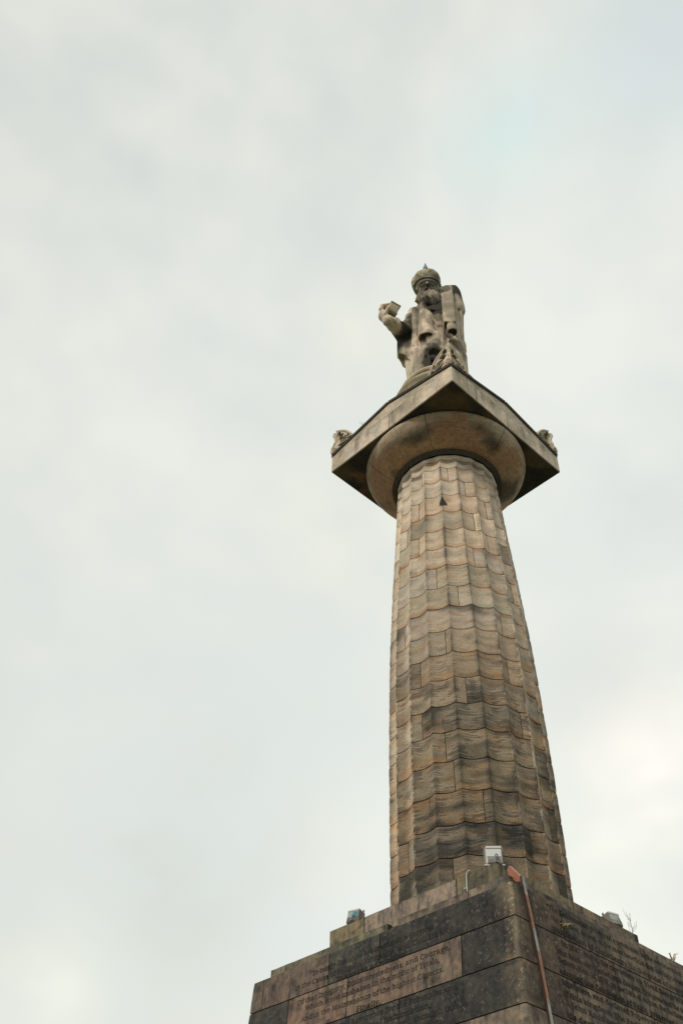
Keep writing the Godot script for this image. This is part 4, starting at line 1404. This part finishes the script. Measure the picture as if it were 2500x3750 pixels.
func build_floodlight(label: String, at: Vector3, turn: float, tilt: float, open_back: bool, size := 1.0) -> void:
	var t := thing("floodlight", label, "floodlight", at, "floodlights on the ledge under the column")
	t.rotation.y = turn
	t.scale = Vector3.ONE * size
	var lean := Transform3D(Basis(Vector3.RIGHT, tilt), Vector3(0, 0.105, 0))
	var front := size > 0.93 and not open_back
	var white := Color(0.72, 0.69, 0.66) if front else Color(0.24, 0.235, 0.23)
	var grey := Color(0.62, 0.63, 0.62)
	# the back of the fitting faces +z here; the lamp glass faces -z, to the column
	var st := begin()
	var w := 0.085
	# tapering housing
	var fore := [Vector3(-w, -0.085, -0.055), Vector3(w, -0.085, -0.055), Vector3(w, 0.085, -0.055), Vector3(-w, 0.085, -0.055)]
	var tp := 0.86 if open_back or size < 0.95 else 0.99
	var back := [Vector3(-w * tp, -0.080, 0.04), Vector3(w * tp, -0.080, 0.04), Vector3(w * tp, 0.080, 0.04), Vector3(-w * tp, 0.080, 0.04)]
	for i in 4:
		var j := (i + 1) % 4
		quad(st, lean * fore[i], lean * fore[j], lean * back[j], lean * back[i], white)
	quad(st, lean * back[0], lean * back[1], lean * back[2], lean * back[3], white)
	part("housing", finish(st), mats.paint, t)
	st = begin()
	add_box(st, lean * Transform3D(Basis.IDENTITY, Vector3(0, 0, -0.062)), Vector3(w * 2.06, 0.180, 0.012), 0.003, Color(0.36, 0.37, 0.37))
	part("front_frame", finish(st), mats.paint, t)
	st = begin()
	add_box(st, lean * Transform3D(Basis.IDENTITY, Vector3(0, 0, -0.0745)), Vector3(w * 1.85, 0.15, 0.005), 0.001)
	part("glass", finish(st), mats.glass, t)
	st = begin()
	add_box(st, lean * Transform3D(Basis.IDENTITY, Vector3(0, 0.071, 0.043)), Vector3(w * 1.76, 0.026, 0.016), 0.004, grey)
	part("visor", finish(st), mats.paint, t)
	st = begin()
	add_box(st, lean * Transform3D(Basis.IDENTITY, Vector3(0, 0.016, 0.044)), Vector3(w * 1.60, 0.076, 0.008), 0.002, Color(0.66, 0.70, 0.70) if front else Color(0.30, 0.34, 0.34))
	part("back_panel", finish(st), mats.paint, t)
	if open_back:
		st = begin()
		add_box(st, lean * Transform3D(Basis.IDENTITY, Vector3(0.03, 0.006, 0.0475)), Vector3(w * 0.66, 0.072, 0.009), 0.002)
		part("teal_reflection", finish(st), mats.teal, t)  # reflection on the polished back, painted as a teal plate
	for k in 9:
		st = begin()
		add_box(st, lean * Transform3D(Basis.IDENTITY, Vector3(lerpf(-0.060, 0.060, k / 8.0), -0.052, 0.047)), Vector3(0.006, 0.05, 0.018), 0.001, Color(0.30, 0.27, 0.27))
		part("cooling_fin", finish(st), mats.paint, t)
	# cable gland and its loop
	st = begin()
	var lp := []
	for k in 9:
		var a := PI * k / 8.0
		lp.append(lean * Vector3(0.02 + cos(a) * 0.014, -0.035 + sin(a) * 0.03, 0.068))
	lp.append(lean * Vector3(0.006, -0.085, 0.068))
	add_tube(st, lp, [0.0065], 8, Color(0.16, 0.26, 0.28))
	part("cable_gland", finish(st), mats.paint, t)
	for s in [-1.0, 1.0]:
		st = begin()
		if open_back or size < 0.95:
			add_box(st, Transform3D(Basis(Vector3.RIGHT, tilt), Vector3(s * (w + 0.006), 0.10, -0.02)), Vector3(0.007, 0.20, 0.028), 0.001, Color(0.2, 0.2, 0.2))
		else:
			add_box(st, Transform3D(Basis(Vector3.RIGHT, tilt), Vector3(s * (w + 0.008), 0.105, 0.020)), Vector3(0.024, 0.205, 0.066), 0.003, white)
		part("bracket_arm", finish(st), mats.paint, t)
	st = begin()
	add_box(st, Transform3D(Basis.IDENTITY, Vector3(0, 0.006, 0)), Vector3(w * 2.3, 0.012, 0.06), 0.002, grey)
	part("bracket_foot", finish(st), mats.paint, t)

func build_conductor() -> void:
	var t := thing("lightning_conductor", "rusty copper strip running down beside the pedestal's near corner from a bent orange plate", "lightning conductor")
	var st := begin()
	# bent plate bridging the coping
	var pl := [Vector3(1.425, 5.468, 1.385), Vector3(1.388, 5.448, 1.365), Vector3(1.420, 5.372, 1.385), Vector3(1.505, 5.293, 1.415), Vector3(1.575, 5.268, 1.437), Vector3(1.585, 5.288, 1.44)]
	var face: Array[Vector3] = []
	for v in pl:
		face.append(v)
	var back := Vector3(0.012, 0.0, -0.02)
	var col := Color(0.52, 0.20, 0.115)
	for i in range(1, 5):
		tri(st, face[0], face[i], face[i + 1], col)
		tri(st, face[0] + back, face[i + 1] + back, face[i] + back, col)
	for i in 6:
		var j := (i + 1) % 6
		quad(st, face[i], face[i] + back, face[j] + back, face[j], Color(0.55, 0.30, 0.22))
	part("bent_plate", finish(st), mats.copper, t)
	st = begin()
	var pts := [Vector3(1.5, 5.300, 1.444), Vector3(1.5, 5.0, 1.412), Vector3(1.5, 4.655, 1.386), Vector3(1.5, 4.394, 1.375), Vector3(1.5, 4.2, 1.372), Vector3(1.5, 3.2, 1.36)]
	for i in pts.size() - 1:
		for k in 6:
			var a: Vector3 = pts[i].lerp(pts[i + 1], k / 6.0)
			var b: Vector3 = pts[i].lerp(pts[i + 1], (k + 1) / 6.0)
			a.x = die_half(minf(a.y, 5.23)) + 0.004
			b.x = die_half(minf(b.y, 5.23)) + 0.004
			var n := noise_b.get_noise_1d(a.y * 3.3 + 4.0) + 0.12
			var cf := Color(0.50, 0.53, 0.49).lerp(Color(0.46, 0.23, 0.15), sstep(0.22, 0.45, n))
			var cs := Color(0.085, 0.042, 0.032)
			var w := 0.017
			var o := 0.020
			var zf := Vector3(0, 0, w)
			var xo := Vector3(o, 0, 0)
			quad(st, b + zf + xo, b - zf + xo, a - zf + xo, a + zf + xo, cf)      # outward face
			quad(st, b + zf, b + zf + xo, a + zf + xo, a + zf, cs)                 # side towards the corner
			quad(st, b - zf + xo, b - zf, a - zf, a - zf + xo, cs)
	part("strip", finish(st), mats.copper, t)

func build_conduit() -> void:
	var t := thing("cable_conduit", "thin pale grey conduit hooked over the plinth ledge left of the front floodlight", "conduit")
	var st := begin()
	var p := []
	for k in 9:
		var a := PI * 0.5 * k / 8.0
		p.append(Vector3(0.728 + 0.045 * (1.0 - sin(a)), 5.70 + 0.05 * cos(a), 1.091))
	p.append(Vector3(0.726, 5.62, 1.091))
	p.append(Vector3(0.724, 5.40, 1.091))
	p.reverse()
	add_tube(st, p, [0.0065], 8, Color(0.50, 0.56, 0.57))
	part("pipe", finish(st), mats.paint, t)
	st = begin()
	add_box(st, Transform3D(Basis.IDENTITY, Vector3(0.713, 5.60, 1.088)), Vector3(0.036, 0.012, 0.02), 0.002, Color(0.45, 0.5, 0.5))
	part("clip", finish(st), mats.paint, t)

func twig(t: Node3D, at: Vector3, tip: Vector3, r: float, branches: int, spread: float, col: Color) -> void:
	var st := begin()
	var p := []
	var rr := []
	for k in 7:
		var f := k / 6.0
		p.append(at.lerp(tip, f) + Vector3(rng.randf_range(-1, 1), 0, rng.randf_range(-1, 1)) * 0.008 * (1.0 if k > 0 else 0.0))
		rr.append(lerpf(r, r * 0.35, f))
	add_tube(st, p, rr, 5, col)
	part("stem", finish(st), mats.twig, t)
	for b in branches:
		st = begin()
		var f := lerpf(0.15, 0.8, float(b) / branches)
		var s := at.lerp(tip, f)
		var a := rng.randf() * TAU
		var l := at.distance_to(tip) * spread * rng.randf_range(0.6, 1.0)
		var mid := s + Vector3(cos(a) * l * 0.6, l * 0.45, sin(a) * l * 0.6)
		var end := s + Vector3(cos(a) * l * 0.75, l * 1.1, sin(a) * l * 0.75)
		add_tube(st, [s, mid, end], [r * 0.5, r * 0.4, r * 0.22], 4, col)
		part("branch", finish(st), mats.twig, t)

func tuft(called: String, label: String, at: Vector3, out: Vector3, n: int, h: float, col: Color) -> void:
	var t := thing(called, label, "grass tuft", at)
	for k in n:
		var st := begin()
		var d := (out * rng.randf_range(0.3, 1.0) + Vector3(rng.randf_range(-1, 1), rng.randf_range(0.2, 1.2), rng.randf_range(-1, 1)) * 0.7).normalized()
		var l := h * rng.randf_range(0.5, 1.0)
		var o := Vector3(rng.randf_range(-1, 1), rng.randf_range(-1, 1), rng.randf_range(-1, 1)) * 0.012
		add_tube(st, [o, o + d * l * 0.6 + Vector3.UP * l * 0.1, o + d * l - Vector3.UP * l * 0.12], [0.006, 0.0040, 0.0012], 4, vary(col, 0.25))
		part("blade", finish(st), mats.twig, t)

func build_ground() -> void:
	var st := begin()
	quad(st, Vector3(-900, 0, 900), Vector3(900, 0, 900), Vector3(900, 0, -900), Vector3(-900, 0, -900), Color(0.10, 0.12, 0.055))
	var g := MeshInstance3D.new()
	g.name = "ground"
	g.mesh = finish(st)
	g.material_override = mats.weather
	g.set_meta("kind", "structure")
	add_child(g, true)
	g = MeshInstance3D.new()
	g.name = "gravel_path"
	st = begin()
	for k in 48:
		var a := TAU * k / 48.0
		var b := TAU * (k + 1) / 48.0
		quad(st, Vector3(sin(a) * 13.0, 0.004, cos(a) * 13.0), Vector3(sin(b) * 13.0, 0.004, cos(b) * 13.0), Vector3(sin(b) * 2.0, 0.004, cos(b) * 2.0), Vector3(sin(a) * 2.0, 0.004, cos(a) * 2.0), Color(0.28, 0.25, 0.21))
	g.mesh = finish(st)
	g.material_override = mats.weather
	g.set_meta("kind", "structure")
	add_child(g, true)

# ------------------------------------------------------------------
func _ready() -> void:
	rng.seed = 4711
	noise_a.seed = 5
	noise_a.frequency = 0.55
	noise_a.fractal_octaves = 4
	noise_b.seed = 17
	noise_b.frequency = 0.6
	noise_b.fractal_octaves = 3
	for i in 1024:
		var v := i / 1023.0
		srgb_lut.append(int(round(255.0 * (12.92 * v if v < 0.0031308 else 1.055 * pow(v, 1.0 / 2.4) - 0.055))))

	# camera
	var cam := Camera3D.new()
	cam.name = "camera"
	cam.fov = 54.70
	cam.near = 0.1
	cam.far = 3000.0
	var right := Vector3(0.69404, 0.020395, -0.719647)
	var up := Vector3(0.505253, 0.698288, 0.507064)
	var fwd := Vector3(-0.512862, 0.715527, -0.474336)
	cam.transform = Transform3D(Basis(right, up, -fwd).orthonormalized(), Vector3(6.1737, 1.6, 7.7857))
	add_child(cam)
	cam.current = true
	# sky
	var we := WorldEnvironment.new()
	we.name = "world_environment"
	var env := Environment.new()
	env.background_mode = Environment.BG_SKY
	env.sky = Sky.new()
	var sm := PanoramaSkyMaterial.new()
	sm.panorama = sky_panorama()
	sm.energy_multiplier = 0.74
	env.sky.sky_material = sm
	env.tonemap_mode = Environment.TONE_MAPPER_LINEAR
	env.tonemap_exposure = 1.35
	env.sdfgi_enabled = true
	env.ssao_enabled = true
	env.ssil_enabled = true
	we.environment = env
	add_child(we)
	# veiled sun, behind the camera and to its left
	var sun := DirectionalLight3D.new()
	sun.name = "sun"
	sun.light_energy = 0.5
	sun.light_color = Color(1.0, 0.95, 0.88)
	sun.light_angular_distance = 12.0
	sun.shadow_enabled = true
	add_child(sun)
	sun.look_at_from_position(Vector3(3.6, 10.5, 12.8), Vector3.ZERO)

	# materials
	var beds := []
	for k in [[3, 0.2, 0.25], [41, 0.35, 0.4], [77, 0.6, 0.4], [121, 0.95, 0.55]]:
		beds.append(stone_mat(bedded_stone(k[0], k[1], k[2]), 0.62, false, 0.9))
	mats.beds = beds
	var sooty := sooted_stone(7, 0.42, 0.9, 0.35, 0.9)
	var browny := sooted_stone(23, 0.62, 0.22, 0.6, 1.0)
	var weather := sooted_stone(51, 0.70, 0.0, 0.1, 0.5)
	mats.soot = stone_mat(sooty, 0.9, false, 0.9)
	mats.brown = stone_mat(browny, 0.9, false, 0.9)
	mats.ech = stone_mat(bedded_stone(211, 0.7, 0.6), 1.1, false, 1.2)
	mats.weather = stone_mat(weather, 0.85, true, 0.7)
	mats.carved = stone_mat(weather, 1.1, true, 0.6)
	mats.mortar = plain_mat(Color(0.045, 0.04, 0.032), 0.95)
	mats.letters = plain_mat(Color(0.026, 0.024, 0.021), 0.95)
	for k in [["paint", 0.45, 0.0], ["feather", 0.7, 0.0], ["twig", 0.85, 0.0], ["copper", 0.62, 0.15]]:
		var m := StandardMaterial3D.new()
		m.vertex_color_use_as_albedo = true
		m.roughness = k[1]
		m.metallic = k[2]
		mats[k[0]] = m
	mats.copper.albedo_texture = weather[0]
	mats.copper.uv1_triplanar = true
	mats.copper.uv1_scale = Vector3(4, 4, 4)
	mats.glass = plain_mat(Color(0.25, 0.3, 0.3), 0.08)
	mats.teal = plain_mat(Color(0.05, 0.22, 0.26), 0.15)

	build_ground()
	build_pedestal()
	build_column()
	build_statue()
	build_pigeon()
	build_floodlight("white floodlight with cooling fins at the front corner of the ledge, against the column", Vector3(0.985, 5.741, 1.0), deg_to_rad(43), 0.05, false, 0.94)
	build_floodlight("floodlight with a teal reflection painted on its back panel near the left end of the ledge", Vector3(-0.835, 5.741, 0.965), deg_to_rad(16), -0.30, true, 0.88)
	build_floodlight("grey floodlight on the right end of the ledge, beside the bare twig", Vector3(0.965, 5.741, -0.85), deg_to_rad(74), -0.30, false, 0.9)
	build_conductor()
	build_conduit()
	var tw := thing("bare_shrub", "bare twiggy seedling rooted on the right end of the ledge beside a floodlight", "shrub", Vector3(1.04, 5.70, -1.03))
	twig(tw, Vector3.ZERO, Vector3(0.0, 0.27, -0.03), 0.0034, 12, 0.32, Color(0.12, 0.10, 0.09))
	var tw2 := thing("dry_weed", "thin dry weed sprouting from the left raking edge of the capital", "weed", Vector3(-0.52, 13.02, 1.19))
	twig(tw2, Vector3.ZERO, Vector3(-0.04, 0.2, 0.02), 0.0028, 4, 0.4, Color(0.25, 0.22, 0.16))
	tuft("grass_tuft", "yellowed grass tuft growing in a cracked joint among the right face's lettering", Vector3(1.587, 5.05, 0.945), Vector3(0.8, -0.6, 0.2), 30, 0.06, Color(0.42, 0.36, 0.20))
	tuft("grass_tuft", "pale dry grass sprouting on the coping at the far right", Vector3(1.46, 5.345, -0.94), Vector3(0.3, 0.9, 0), 8, 0.11, Color(0.5, 0.45, 0.33))
